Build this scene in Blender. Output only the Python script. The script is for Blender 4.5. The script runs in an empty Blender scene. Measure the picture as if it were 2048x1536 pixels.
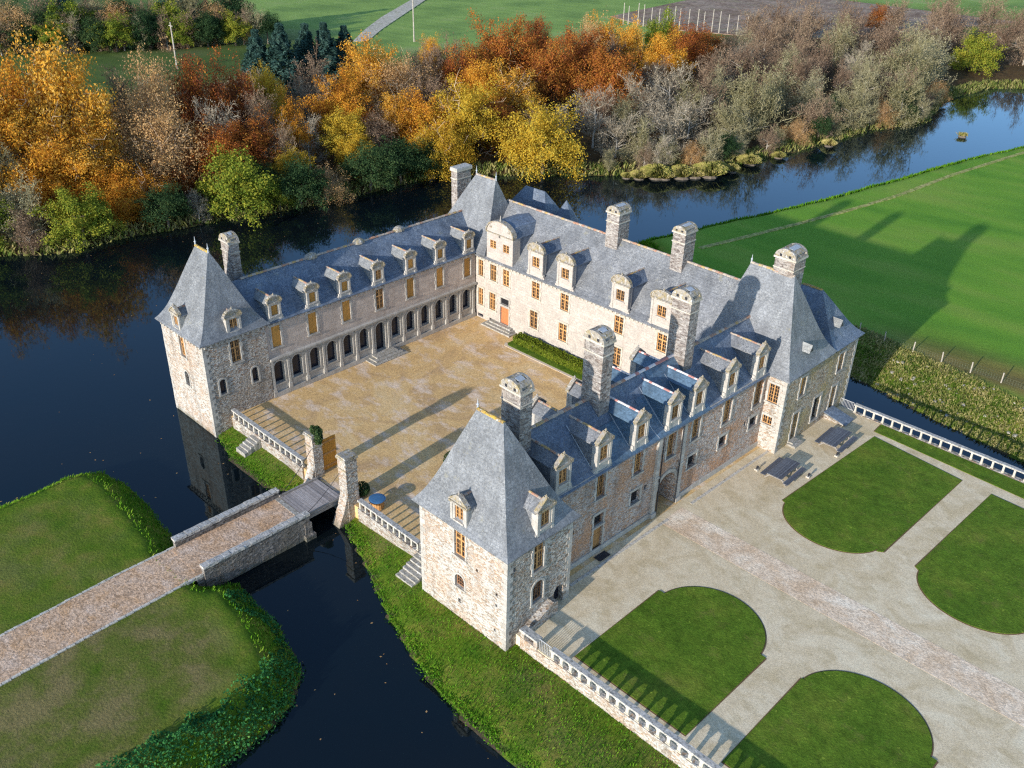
import bpy, math, random
import numpy as np
from mathutils import Vector, Matrix
random.seed(7); rng = np.random.default_rng(7)
SC = bpy.context.scene; COL = SC.collection
WATER_Z = -1.68

# ---------------------------------------------------------------- mesh helpers
class MB:
    """collects faces, builds ONE mesh"""
    def __init__(s): s.v = []; s.f = []; s.mi = []; s.m = 0
    def poly(s, pts):
        i = len(s.v); s.v += [tuple(q) for q in pts]; s.f.append(tuple(range(i, i + len(pts)))); s.mi.append(s.m)
    def box(s, x0, y0, z0, x1, y1, z1):
        i = len(s.v)
        s.v += [(x0,y0,z0),(x1,y0,z0),(x1,y1,z0),(x0,y1,z0),(x0,y0,z1),(x1,y0,z1),(x1,y1,z1),(x0,y1,z1)]
        for q in ((0,3,2,1),(4,5,6,7),(0,1,5,4),(1,2,6,5),(2,3,7,6),(3,0,4,7)):
            s.f.append(tuple(i + k for k in q)); s.mi.append(s.m)
    def rbox(s, x0, y0, z0, x1, y1, z1, j=.02):
        """box with slightly uneven corners, for hewn stone"""
        i = len(s.v); s.box(x0, y0, z0, x1, y1, z1)
        for k in range(i, i + 8):
            s.v[k] = tuple(c + random.uniform(-j, j) for c in s.v[k])
    def prism(s, pts, z0, z1):
        n = len(pts); i = len(s.v)
        s.v += [(x, y, z0) for x, y in pts] + [(x, y, z1) for x, y in pts]
        s.f.append(tuple(i + k for k in range(n - 1, -1, -1))); s.f.append(tuple(i + n + k for k in range(n)))
        for k in range(n):
            l = (k + 1) % n; s.f.append((i + k, i + l, i + n + l, i + n + k))
        s.mi += [s.m] * (n + 2)
    def extr(s, prof, a, b):
        """profile of (u,w) pairs -> function points a(u,w), b(u,w), capped"""
        n = len(prof); A = [a(*q) for q in prof]; B = [b(*q) for q in prof]
        i = len(s.v); s.v += [tuple(q) for q in A] + [tuple(q) for q in B]
        s.f.append(tuple(i + k for k in range(n - 1, -1, -1))); s.f.append(tuple(i + n + k for k in range(n)))
        for k in range(n):
            l = (k + 1) % n; s.f.append((i + k, i + l, i + n + l, i + n + k))
        s.mi += [s.m] * (n + 2)
    def tube(s, pts, rad, n=6):
        pts = [Vector(q) for q in pts]; base = len(s.v)
        for k, q in enumerate(pts):
            d = (pts[min(k + 1, len(pts) - 1)] - pts[max(k - 1, 0)]).normalized()
            a = d.orthogonal().normalized(); b = d.cross(a)
            r = rad[k] if isinstance(rad, (list, tuple)) else rad
            for t in range(n):
                w = 2 * math.pi * t / n; s.v.append(tuple(q + (a * math.cos(w) + b * math.sin(w)) * r))
        for k in range(len(pts) - 1):
            for t in range(n):
                u = (t + 1) % n; o = base + k * n
                s.f.append((o + t, o + u, o + n + u, o + n + t)); s.mi.append(s.m)
        s.f.append(tuple(base + t for t in range(n))[::-1]); s.mi.append(s.m)
        o = base + (len(pts) - 1) * n
        s.f.append(tuple(o + t for t in range(n))); s.mi.append(s.m)
    def dome(s, cx, cy, cz, rx, ry, rz, n=12, m=6):
        rows = []
        for j in range(m + 1):
            a = math.pi / 2 * j / m; row = []
            for k in range(n):
                w = 2 * math.pi * k / n
                s.v.append((cx + rx * math.cos(a) * math.cos(w), cy + ry * math.cos(a) * math.sin(w), cz + rz * math.sin(a))); row.append(len(s.v) - 1)
            rows.append(row)
        for j in range(m):
            for k in range(n):
                l = (k + 1) % n; s.f.append((rows[j][k], rows[j][l], rows[j+1][l], rows[j+1][k])); s.mi.append(s.m)
    def mesh(s, name, mats):
        me = bpy.data.meshes.new(name); me.from_pydata(s.v, [], s.f)
        if not isinstance(mats, (list, tuple)): mats = [mats]
        for m in mats: me.materials.append(m)
        if len(mats) > 1: me.polygons.foreach_set('material_index', s.mi)
        me.update(); return me

def link(name, me, mats=None):
    if isinstance(me, MB): me = me.mesh(name, mats)
    o = bpy.data.objects.new(name, me); COL.objects.link(o); return o
def tag(o, label, cat, group=None):
    o['label'] = label; o['category'] = cat
    if group: o['group'] = group
    return o
def kind(o, k): o['kind'] = k; return o
INV = {}
def thing(name, label, cat, loc=(0,0,0), rz=0.0, group=None, worldgeo=True):
    """Empty at a thing's base; worldgeo: its parts are modelled in world coordinates"""
    o = bpy.data.objects.new(name, None); COL.objects.link(o); o.empty_display_size = .5
    o.location = loc; o.rotation_euler = (0, 0, rz); tag(o, label, cat, group)
    INV[o.name] = Matrix.Translation(-Vector(loc)) if worldgeo else Matrix()
    return o
def part(name, me, mats, parent, M=None, label=None):
    o = link(name, me, mats); o.parent = parent
    if parent.name in INV: o.matrix_parent_inverse = INV[parent.name]
    if M is not None: o.matrix_basis = M
    if label: o['label'] = label
    return o
def copy_tree(o, parent=None):
    c = o.copy(); COL.objects.link(c)
    if parent is not None: c.parent = parent
    if o.name in INV: INV[c.name] = INV[o.name]
    for ch in list(o.children): copy_tree(ch, c)
    return c

# ---------------------------------------------------------------- material helpers
class G:
    def __init__(s, name):
        s.m = bpy.data.materials.new(name); s.m.use_nodes = True
        s.t = s.m.node_tree; s.t.nodes.clear(); s._oc = None
    def n(s, typ, **kw):
        nd = s.t.nodes.new(typ)
        for k, v in kw.items(): setattr(nd, k, v)
        return nd
    def put(s, sock, val):
        if isinstance(val, bpy.types.NodeSocket): s.t.links.new(val, sock)
        elif val is not None:
            if isinstance(val, (tuple, list)) and sock.type == 'RGBA' and len(val) == 3: val = (*val, 1)
            sock.default_value = val
    def co(s, scale=(1,1,1), loc=(0,0,0), rot=(0,0,0), kind='Object'):
        tc = s.n('ShaderNodeTexCoord'); mp = s.n('ShaderNodeMapping')
        mp.inputs['Scale'].default_value = scale; mp.inputs['Location'].default_value = loc; mp.inputs['Rotation'].default_value = rot
        s.put(mp.inputs['Vector'], tc.outputs[kind]); return mp.outputs[0]
    def noise(s, scale, detail=4, rough=.55, co=None, dist=0):
        nd = s.n('ShaderNodeTexNoise'); nd.inputs['Scale'].default_value = scale; nd.inputs['Detail'].default_value = detail
        nd.inputs['Roughness'].default_value = rough; nd.inputs['Distortion'].default_value = dist
        s.put(nd.inputs['Vector'], co if co is not None else s.co()); return nd.outputs['Fac']
    def vor(s, scale, out='Color', feature='F1', co=None, rand=1):
        nd = s.n('ShaderNodeTexVoronoi', feature=feature); nd.inputs['Scale'].default_value = scale; nd.inputs['Randomness'].default_value = rand
        s.put(nd.inputs['Vector'], co if co is not None else s.co())
        o = nd.outputs[out]
        if out == 'Color':
            sp = s.n('ShaderNodeSeparateColor'); s.put(sp.inputs[0], o); return sp.outputs[0]
        return o
    def ramp(s, fac, stops, interp='LINEAR'):
        nd = s.n('ShaderNodeValToRGB'); cr = nd.color_ramp; cr.interpolation = interp
        while len(cr.elements) < len(stops): cr.elements.new(.5)
        for e, (p, c) in zip(cr.elements, stops):
            e.position = p; e.color = (*c, 1) if isinstance(c, (tuple, list)) else (c, c, c, 1)
        s.put(nd.inputs[0], fac); return nd.outputs[0]
    def mix(s, fac, a, b, blend='MIX'):
        nd = s.n('ShaderNodeMix', data_type='RGBA', blend_type=blend)
        s.put(nd.inputs[0], fac); s.put(nd.inputs[6], a); s.put(nd.inputs[7], b); return nd.outputs[2]
    def math(s, op, a, b=None, clamp=False):
        nd = s.n('ShaderNodeMath', operation=op, use_clamp=clamp)
        s.put(nd.inputs[0], a); s.put(nd.inputs[1], b); return nd.outputs[0]
    def sep(s, v):
        nd = s.n('ShaderNodeSeparateXYZ'); s.put(nd.inputs[0], v); return nd.outputs
    def islandrand(s): return s.n('ShaderNodeNewGeometry').outputs['Random Per Island']
    def objrand(s): return s.n('ShaderNodeObjectInfo').outputs['Random']
    def attr(s, name):
        nd = s.n('ShaderNodeAttribute', attribute_name=name); sp = s.n('ShaderNodeSeparateColor'); s.put(sp.inputs[0], nd.outputs['Color']); return sp.outputs
    def bump(s, h, strength=.5, dist=.05):
        nd = s.n('ShaderNodeBump'); nd.inputs['Strength'].default_value = strength; nd.inputs['Distance'].default_value = dist
        s.put(nd.inputs['Height'], h); return nd.outputs[0]
    def done(s, col, rough=.85, bump=None, spec=.3, metal=0, ior=None):
        b = s.n('ShaderNodeBsdfPrincipled'); o = s.n('ShaderNodeOutputMaterial')
        s.put(b.inputs['Base Color'], col); s.put(b.inputs['Roughness'], rough); b.inputs['Specular IOR Level'].default_value = spec
        b.inputs['Metallic'].default_value = metal
        if ior: b.inputs['IOR'].default_value = ior
        if bump is not None: s.put(b.inputs['Normal'], bump)
        s.put(o.inputs[0], b.outputs[0]); return s.m
    def leaf(s, col, trans=.3):
        d = s.n('ShaderNodeBsdfDiffuse'); t = s.n('ShaderNodeBsdfTranslucent'); x = s.n('ShaderNodeMixShader'); o = s.n('ShaderNodeOutputMaterial')
        s.put(d.inputs[0], col); s.put(t.inputs[0], col); x.inputs[0].default_value = trans
        s.put(x.inputs[1], d.outputs[0]); s.put(x.inputs[2], t.outputs[0]); s.put(o.inputs[0], x.outputs[0]); return s.m

def rubble(name, cols, patch, pamt=.5, scale=2.4, mortar=(.5,.47,.42), zs=2.3, stain=(.10,.09,.08)):
    """coursed rubble: random stones, pale mortar, big rusty patches, streaky dark stains"""
    g = G(name); c = g.co((1,1,zs)); wob = g.noise(1.3, 3, .6)
    n = len(cols)
    st = g.ramp(g.vor(scale, co=c), [(i / n, q) for i, q in enumerate(cols)], 'CONSTANT')
    st2 = g.ramp(g.vor(scale * 2.3, co=c), [(0, .55), (1, 1.3)])
    col = g.mix(.6, st, g.mix(1, st, st2, 'MULTIPLY'))
    pf = g.ramp(g.noise(.28, 5, .62), [(.47, 0.0), (.62, 1.0)])
    col = g.mix(g.math('MULTIPLY', pf, pamt), col, g.mix(1, st2, patch, 'MULTIPLY'))
    edge = g.ramp(g.vor(scale, 'Distance', 'DISTANCE_TO_EDGE', co=c), [(.02, 1.0), (.09, 0.0)])
    col = g.mix(g.math('MULTIPLY', edge, .55), col, mortar)
    streak = g.ramp(g.noise(.9, 5, .6, co=g.co((1,1,.22))), [(.5, 0.0), (.75, .55)])
    col = g.mix(streak, col, stain)
    zw = g.math('ADD', g.sep(g.co())[2], g.math('MULTIPLY', g.noise(.9, 4), 1.0)); damp = g.ramp(g.math('ADD', zw, 1.5), [(.25, .75), (.85, 0.0)]); col = g.mix(damp, col, (.10,.10,.065))
    fine = g.ramp(g.noise(8, 4, .8), [(.28, .45), (.72, 1.5)])
    col = g.mix(.85, col, g.mix(1, col, fine, 'MULTIPLY'))
    h = g.math('ADD', g.vor(scale, 'Distance', co=c), g.noise(7, 3))
    return g.done(col, .92, g.bump(h, .55, .08), .15)

M = {}
S = [(.46,.43,.38), (.30,.245,.185), (.38,.36,.34), (.23,.185,.145), (.52,.49,.44), (.31,.21,.145), (.40,.35,.29)]
M['rubble_pale'] = rubble('rubble_pale', [(.51,.475,.42), (.37,.305,.235), (.46,.435,.39), (.31,.25,.19), (.54,.51,.455), (.40,.285,.195), (.48,.45,.40)], (.42,.27,.165), .65, 3.6, (.54,.52,.49))
M['rubble_grey'] = rubble('rubble_grey', S, (.28,.22,.16), .5, 4.0, (.46,.43,.39))
M['rubble_rust'] = rubble('rubble_rust', [(.47,.41,.37), (.37,.26,.19), (.42,.37,.35), (.27,.20,.16), (.50,.45,.40), (.42,.26,.165), (.39,.33,.30)], (.48,.24,.11), .8, 3.8, (.48,.43,.39))
M['rubble_ochre'] = rubble('rubble_ochre', [(.44,.38,.30), (.34,.26,.18), (.40,.35,.29), (.26,.20,.14), (.47,.41,.33), (.38,.26,.16), (.36,.30,.23)], (.40,.30,.11), .7, 3.8, (.45,.40,.33))
M['rubble_chimney'] = rubble('rubble_chimney', [(.34,.31,.285), (.23,.195,.175), (.29,.26,.24), (.18,.15,.135), (.40,.37,.34)], (.27,.21,.16), .5, 2.6, (.38,.35,.31), 2.6)
M['rubble_dark'] = rubble('rubble_dark', [(.22,.20,.18), (.15,.135,.12), (.19,.18,.17), (.12,.105,.09), (.26,.24,.22)], (.16,.13,.09), .5, 2.6, (.24,.22,.2))

def ashlar(name, base, dark, bs=(.9,.36), streak=.5, speck=(.72,1.22)):
    g = G(name); c = g.co(); xyz = g.sep(c)
    br = g.n('ShaderNodeTexBrick'); cb = g.n('ShaderNodeCombineXYZ')
    g.put(cb.inputs[0], g.math('ADD', xyz[0], xyz[1])); g.put(cb.inputs[1], xyz[2]); g.put(br.inputs['Vector'], cb.outputs[0])
    for k, v in (('Color1', (*base, 1)), ('Color2', (*[q * .86 for q in base], 1)), ('Mortar', (*[q * .66 for q in base], 1))): br.inputs[k].default_value = v
    br.inputs['Scale'].default_value = 1; br.inputs['Mortar Size'].default_value = .012; br.inputs['Brick Width'].default_value = bs[0]; br.inputs['Row Height'].default_value = bs[1]
    col = br.outputs['Color']
    f = g.ramp(g.noise(1.1, 6, .68), [(.42, 0.0), (.72, streak)]); col = g.mix(f, col, dark)
    f2 = g.ramp(g.noise(.8, 5, .65, co=g.co((1,1,.18))), [(.52, 0.0), (.78, streak)]); col = g.mix(f2, col, dark)
    fine = g.ramp(g.noise(7, 4, .75), [(.25, speck[0]), (.75, speck[1])]); col = g.mix(.8, col, g.mix(1, col, fine, 'MULTIPLY'))
    return g.done(col, .9, g.bump(g.noise(8, 4), .3, .04), .15)
M['ashlar_white'] = ashlar('ashlar_white', (.53,.485,.43), (.36,.30,.26), (.7,.34), .6, (.6,1.3))
M['ashlar_pink'] = ashlar('ashlar_pink', (.54,.455,.39), (.32,.25,.20), (1.0,.42), .6, (.65,1.3))
M['dressed'] = ashlar('dressed', (.52,.49,.44), (.24,.21,.17), (3.1,.55), .6, (.68,1.25))
M['dressed_warm'] = ashlar('dressed_warm', (.58,.54,.47), (.40,.33,.20), (1.2,.5), .6)

def lichen_stone(name, base, lich, amt=.6):
    g = G(name)
    f = g.ramp(g.noise(2.4, 6, .7), [(.47, 0.0), (.60, amt)]); col = g.mix(f, base, lich)
    f2 = g.ramp(g.noise(5, 5, .7), [(.5, 0.0), (.64, .7)]); col = g.mix(f2, col, (.08,.075,.065))
    f3 = g.ramp(g.noise(3.4, 5, .7, co=g.co(loc=(9,3,5))), [(.56, 0.0), (.66, .8)]); col = g.mix(f3, col, (.66,.65,.62))
    return g.done(col, .92, g.bump(g.noise(6, 4), .5, .05), .15)
M['lichen'] = lichen_stone('lichen', (.34,.31,.27), (.34,.25,.07))
M['coping'] = lichen_stone('coping', (.46,.44,.41), (.44,.42,.35), .5)
M['step_stone'] = lichen_stone('step_stone', (.40,.375,.33), (.30,.27,.20), .5)

def slate(name, base, speckle, amt=.6, rough=.55, spec=.4):
    g = G(name); c = g.co()
    tone = g.ramp(g.noise(.35, 5, .65), [(.3, .62), (.7, 1.34)]); col = g.mix(1, base, tone, 'MULTIPLY')
    tile = g.ramp(g.vor(5.5, co=g.co((1,1,1.5))), [(0, .72), (1, 1.28)]); col = g.mix(.8, col, g.mix(1, col, tile, 'MULTIPLY'))
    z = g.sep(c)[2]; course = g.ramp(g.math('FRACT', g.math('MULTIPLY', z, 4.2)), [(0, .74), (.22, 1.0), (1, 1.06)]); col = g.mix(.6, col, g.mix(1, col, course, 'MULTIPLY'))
    fm = g.ramp(g.noise(.55, 4, .6, co=g.co(loc=(3,7,1))), [(.40, .25), (.62, 1.0)])
    fs = g.ramp(g.noise(7.5, 4, .85), [(.48, 0.0), (.60, 1.0)])
    col = g.mix(g.math('MULTIPLY', g.math('MULTIPLY', fm, fs), amt), col, speckle)
    fd = g.ramp(g.noise(6.5, 4, .85, co=g.co(loc=(11,2,8))), [(.52, 0.0), (.66, .75)]); col = g.mix(fd, col, tuple(q * .45 for q in base))
    run = g.ramp(g.noise(1.6, 4, .6, co=g.co((1,1,.10), (2,2,2))), [(.42, 0.0), (.70, .55)]); col = g.mix(run, col, tuple(q * .62 for q in base))
    ly = g.ramp(g.noise(.8, 6, .75, co=g.co(loc=(6,1,9))), [(.60, 0.0), (.70, .5)]); col = g.mix(g.math('MULTIPLY', ly, amt), col, (.30,.27,.14))
    h = g.math('ADD', g.math('MULTIPLY', g.vor(5.5, co=g.co((1,1,1.5))), .6), g.math('FRACT', g.math('MULTIPLY', z, 4.2)))
    return g.done(col, rough, g.bump(h, .35, .05), spec)
M['slate_old'] = slate('slate_old', (.175,.183,.195), (.42,.42,.41), .9)
M['slate_pavilion'] = slate('slate_pavilion', (.185,.194,.206), (.38,.39,.39), .8)
M['slate_dark'] = slate('slate_dark', (.12,.155,.21), (.38,.42,.46), .8)
M['slate_new'] = slate('slate_new', (.10,.165,.235), (.15,.22,.29), .3, .42, .5)
M['slate_dormer'] = slate('slate_dormer', (.25,.26,.26), (.50,.48,.42), .8)
def simple(name, col, var=.25, sc=3, rough=.8, spec=.3, bump=0, metal=0, each=0):
    g = G(name); f = g.ramp(g.noise(sc, 5, .65), [(.25, 1 - var), (.75, 1 + var)]); col = g.mix(1, col, f, 'MULTIPLY')
    if each: col = g.mix(1, col, g.ramp(g.objrand(), [(0, (1-each*1.2,1-each,1-each*.6)), (1, (1+each*.6,1+each*.7,1+each))]), 'MULTIPLY')
    return g.done(col, rough, g.bump(g.noise(sc * 2, 4), bump, .04) if bump else None, spec, metal)
def ridge_mat():
    g = G('ridge_tile'); col = g.ramp(g.islandrand(), [(0, (.42,.22,.14)), (.35, (.50,.40,.31)), (.6, (.36,.30,.25)), (.85, (.50,.33,.12))], 'CONSTANT')
    f = g.ramp(g.noise(4, 5, .7), [(.45, 0.0), (.62, .75)]); return g.done(g.mix(f, col, (.30,.28,.24)), .9, None, .2)
M['ridge'] = ridge_mat()
def ridge_new():
    g = G('ridge_tile_new'); col = g.ramp(g.islandrand(), [(0, (.52,.24,.20)), (.5, (.74,.66,.62))], 'CONSTANT'); return g.done(col, .85)
M['ridge_new'] = ridge_new()
M['ridge_gold'] = lichen_stone('ridge_gold', (.40,.27,.10), (.62,.40,.05), .8)
M['lead'] = simple('lead', (.38,.41,.44), .25, 4, .5, .5)
M['wood_orange'] = simple('wood_orange', (.54,.275,.095), .35, 5, .6, each=.3)
M['wood_shutter'] = simple('wood_shutter', (.58,.28,.06), .28, 4, .6, each=.25)
M['wood_red'] = simple('wood_red', (.52,.19,.075), .15, 3, .6)
M['wood_brown'] = simple('wood_brown', (.26,.13,.065), .25, 4, .7)
M['iron'] = simple('iron', (.03,.03,.035), .3, 6, .6)
M['wire'] = simple('fence_wire', (.20,.24,.17), .2, 3)
M['iron_pale'] = simple('iron_pale', (.42,.42,.42), .2, 6, .5)
def glass():
    g = G('window_glass'); f = g.ramp(g.noise(1.7, 2), [(.35, (.012,.012,.014)), (.7, (.035,.034,.036))]); return g.done(f, .12, g.bump(g.noise(2.5, 2), .06, .03), .5)
M['glass'] = glass()
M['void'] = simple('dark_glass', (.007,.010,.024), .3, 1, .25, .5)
M['dark_inside'] = simple('dark_inside', (.03,.026,.022), .4, 2, .9)
def planks(name, a, b, axis=1, w=.22, rough=.8, dark=.35):
    g = G(name); xyz = g.sep(g.co()); v = g.math('MULTIPLY', xyz[axis], 1 / w)
    wn = g.n('ShaderNodeTexWhiteNoise', noise_dimensions='1D'); g.put(wn.inputs['W'], g.math('FLOOR', v))
    col = g.mix(wn.outputs['Value'], a, b)
    gap = g.ramp(g.math('FRACT', v), [(0, dark), (.09, 1.0), (.93, 1.0), (1, dark)]); col = g.mix(1, col, gap, 'MULTIPLY')
    fine = g.ramp(g.noise(6, 5, .7), [(.3, .7), (.7, 1.25)]); col = g.mix(1, col, fine, 'MULTIPLY')
    return g.done(col, rough, None, .25)
M['deck_planks'] = planks('deck_planks', (.44,.40,.38), (.26,.235,.225), 1, .3)
M['gate_boards'] = planks('gate_boards', (.70,.34,.06), (.62,.28,.045), 1, .23, .6, .5)
M['table_wood'] = planks('table_wood', (.15,.16,.185), (.095,.10,.12), 0, .2, .6, .4)
M['grey_wood'] = simple('grey_wood', (.27,.245,.22), .35, 5, .85)

def gravel(name, cols, big, bigamt=.6, sc=9, fscale=.35, bump=.4, grit=.8):
    g = G(name)
    f = g.noise(fscale, 6, .62, dist=1.2); base = g.ramp(f, [(.34, cols[0]), (.5, cols[1]), (.68, cols[2])])
    p = g.ramp(g.noise(fscale * 1.7, 6, .68, co=g.co((1,1.6,1), (4,9,0), (0,0,.5))), [(.50, 0.0), (.64, bigamt)]); base = g.mix(p, base, big)
    st = g.ramp(g.vor(sc), [(0, .62), (1, 1.42)]); base = g.mix(grit, base, g.mix(1, base, st, 'MULTIPLY'))
    fn = g.ramp(g.noise(sc * 1.7, 3, .8), [(.25, .7), (.75, 1.35)]); base = g.mix(grit, base, g.mix(1, base, fn, 'MULTIPLY'))
    return g.done(base, .95, g.bump(g.noise(sc, 4, .7), bump, .05), .1)
M['court'] = gravel('court_gravel', [(.50,.33,.17), (.65,.43,.19), (.68,.50,.27)], (.74,.59,.46), .85, 9, .2, .4, .5)
M['forecourt'] = gravel('forecourt_gravel', [(.60,.475,.29), (.70,.57,.38), (.77,.655,.46)], (.52,.41,.24), .65, 14, .3, .4, .4)
M['cobbles'] = gravel('cobbles', [(.68,.49,.32), (.78,.61,.44), (.88,.75,.58)], (.62,.43,.26), .6, 8, .3, .7, .6)
M['path_gravel'] = gravel('path_gravel', [(.46,.29,.17), (.56,.38,.25), (.60,.45,.34)], (.54,.30,.13), .5, 8, .35, .8, .95)
M['track'] = gravel('track', [(.42,.37,.29), (.48,.43,.35), (.52,.47,.40)], (.30,.30,.14), .5, 3)
M['kerb'] = lichen_stone('kerb', (.60,.55,.47), (.48,.43,.35), .4)
M['plough'] = gravel('ploughed_soil', [(.20,.13,.09), (.27,.19,.14), (.33,.25,.19)], (.24,.22,.10), .4, 1.2, .08)
M['worn_path'] = gravel('worn_path', [(.20,.26,.05), (.34,.31,.11), (.44,.38,.17)], (.12,.24,.03), .9, 3, .9)

def grass(name, a, b, c, sc=.35, bump=.6, mow=0):
    g = G(name)
    col = g.ramp(g.noise(sc, 6, .62), [(.3, a), (.52, b), (.72, c)])
    f = g.ramp(g.noise(6, 4, .75), [(.25, .55), (.75, 1.5)]); col = g.mix(.8, col, g.mix(1, col, f, 'MULTIPLY'))
    f2 = g.ramp(g.noise(1.1, 6, .75), [(.3, .66), (.7, 1.3)]); col = g.mix(1, col, f2, 'MULTIPLY'); dry = g.ramp(g.noise(.55, 5, .7, co=g.co(loc=(7,3,0))), [(.56, 0.0), (.72, .5)]); col = g.mix(dry, col, (.20,.17,.05))
    w = g.ramp(g.noise(3.3, 2, .5, co=g.co(loc=(5,5,5))), [(.70, 0.0), (.74, .5)]); col = g.mix(w, col, tuple(min(1, 2.2 * q) for q in c))
    return g.done(col, .95, g.bump(g.noise(7, 5, .75), bump, .09), .1)
M['lawn'] = grass('lawn_grass', (.075,.145,.012), (.105,.175,.016), (.165,.205,.026), .25, .8)
M['lawn_edge'] = simple('lawn_edge', (.16,.10,.05), .4, 5, .95)

def ground_mat():
    """one sheet of ground: grass, with forest floor, worn turf, meadow, field and mud where those are"""
    g = G('ground'); A = g.attr('cover'); B = g.attr('cover2')
    det = g.ramp(g.noise(6, 5, .78), [(.25, .5), (.75, 1.55)])
    mid = g.noise(.45, 6, .65)
    bank = g.ramp(mid, [(.3, (.06,.13,.010)), (.5, (.11,.175,.014)), (.68, (.20,.19,.035))])
    worn = g.ramp(g.noise(.30, 6, .62, co=g.co(loc=(3,1,0))), [(.32, (.075,.13,.012)), (.46, (.13,.145,.030)), (.58, (.20,.165,.065)), (.72, (.25,.19,.085))])
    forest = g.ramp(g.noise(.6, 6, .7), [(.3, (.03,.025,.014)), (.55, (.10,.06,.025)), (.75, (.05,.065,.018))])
    x = g.sep(g.co())
    streak = g.noise(.06, 3, .5, co=g.co((.7,2.0,1), rot=(0,0,-.12)))
    meadow = g.ramp(streak, [(.30, (.10,.245,.025)), (.5, (.15,.30,.032)), (.68, (.22,.32,.05))])
    meadow_e = g.ramp(streak, [(.30, (.10,.14,.025)), (.55, (.20,.15,.05))])
    meadow = g.mix(A[3] if len(A) > 3 else 0, meadow, meadow_e) if False else g.mix(B[1], meadow, meadow_e)
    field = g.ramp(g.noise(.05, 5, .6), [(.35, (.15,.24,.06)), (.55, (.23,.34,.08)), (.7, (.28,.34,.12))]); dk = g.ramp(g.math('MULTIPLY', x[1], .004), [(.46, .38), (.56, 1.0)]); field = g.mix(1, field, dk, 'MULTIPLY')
    mud = g.ramp(g.noise(1.2, 5, .7), [(.3, (.03,.025,.018)), (.7, (.09,.07,.045))])
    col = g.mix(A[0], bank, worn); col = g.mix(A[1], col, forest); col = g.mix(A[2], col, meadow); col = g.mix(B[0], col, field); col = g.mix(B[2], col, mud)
    col = g.mix(.85, col, g.mix(1, col, det, 'MULTIPLY'))
    return g.done(col, .95, g.bump(g.noise(5, 5, .75), .8, .12), .08)
M['ground'] = ground_mat()

def water_mat():
    """dark peaty water: body colour under a Fresnel reflection that loses some red"""
    g = G('water'); h = g.math('ADD', g.noise(1.1, 3, .5), g.math('MULTIPLY', g.noise(5, 2), .25)); bp = g.bump(h, .045, .05)
    f = g.ramp(g.noise(.06, 4, .6), [(.3, (.002,.006,.009)), (.7, (.005,.007,.008))])
    d = g.n('ShaderNodeBsdfDiffuse'); gl = g.n('ShaderNodeBsdfGlossy'); fr = g.n('ShaderNodeFresnel'); mx = g.n('ShaderNodeMixShader'); o = g.n('ShaderNodeOutputMaterial')
    g.put(d.inputs[0], f); gl.inputs[0].default_value = (.66,.85,1,1); gl.inputs[1].default_value = .03; g.put(gl.inputs['Normal'], bp); fr.inputs[0].default_value = 1.45; g.put(fr.inputs['Normal'], bp)
    g.put(mx.inputs[0], fr.outputs[0]); g.put(mx.inputs[1], d.outputs[0]); g.put(mx.inputs[2], gl.outputs[0]); g.put(o.inputs[0], mx.outputs[0]); return g.m
M['water'] = water_mat()

def leafmat(name, stops, var=.35, trans=.3, ns=2.6):
    """leaf colour differs from leaf to leaf, from bough to bough and from tree to tree"""
    g = G(name)
    f = g.math('ADD', g.math('MULTIPLY', g.islandrand(), .40), g.math('MULTIPLY', g.noise(ns, 3, .6), .75)); f = g.math('ADD', f, g.math('MULTIPLY', g.objrand(), .22)); f = g.math('SUBTRACT', f, .20)
    col = g.ramp(f, [(.15 + .7 * i / (len(stops) - 1), q) for i, q in enumerate(stops)])
    return g.leaf(col, trans)
M['OR'] = leafmat('leaf_gold', [(.30,.115,.035), (.52,.21,.03), (.68,.33,.035), (.70,.42,.07), (.50,.34,.13)])
M['RU'] = leafmat('leaf_rust', [(.13,.045,.03), (.24,.075,.035), (.38,.12,.03), (.48,.20,.035), (.40,.24,.06)])
M['YE'] = leafmat('leaf_yellow', [(.40,.20,.03), (.54,.34,.03), (.58,.42,.06), (.34,.34,.05)])
M['OC'] = leafmat('leaf_tan', [(.30,.15,.05), (.50,.29,.12), (.62,.41,.20), (.56,.33,.11)])
M['LG'] = leafmat('leaf_lime', [(.06,.11,.02), (.15,.21,.03), (.30,.32,.04), (.44,.34,.05)])
M['DG'] = leafmat('leaf_dark', [(.018,.04,.02), (.034,.072,.030), (.065,.11,.04), (.11,.14,.05)])
M['CO'] = leafmat('needle_blue', [(.02,.05,.042), (.04,.09,.075), (.07,.135,.11), (.11,.18,.14)])
M['GR'] = leafmat('twig_grey', [(.16,.13,.09), (.28,.235,.17), (.39,.335,.25), (.47,.42,.33)], trans=.1)
M['BR'] = leafmat('twig_brown', [(.11,.07,.05), (.20,.135,.09), (.29,.205,.14), (.32,.25,.15)], trans=.1)
M['GG'] = leafmat('twig_willow', [(.15,.135,.06), (.26,.235,.12), (.37,.33,.20), (.43,.39,.26)], trans=.15)
M['bark'] = simple('bark', (.16,.13,.10), .4, 3, .95, .1, .5)
M['bark_tan'] = simple('bark_tan', (.50,.38,.26), .35, 3, .95, .1, .5)
M['bark_pale'] = simple('bark_pale', (.42,.38,.32), .35, 3, .95, .1, .5)
M['tuft'] = leafmat('bank_blades', [(.05,.15,.012), (.10,.25,.016), (.17,.33,.025), (.30,.36,.06)], ns=.45)
M['nettle'] = leafmat('nettle_leaf', [(.018,.08,.03), (.04,.16,.05), (.075,.25,.065), (.14,.33,.08), (.26,.34,.10)], ns=.6)
M['straw'] = leafmat('straw_blades', [(.10,.16,.03), (.24,.25,.07), (.45,.38,.16), (.60,.50,.27)], ns=.45)
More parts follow.
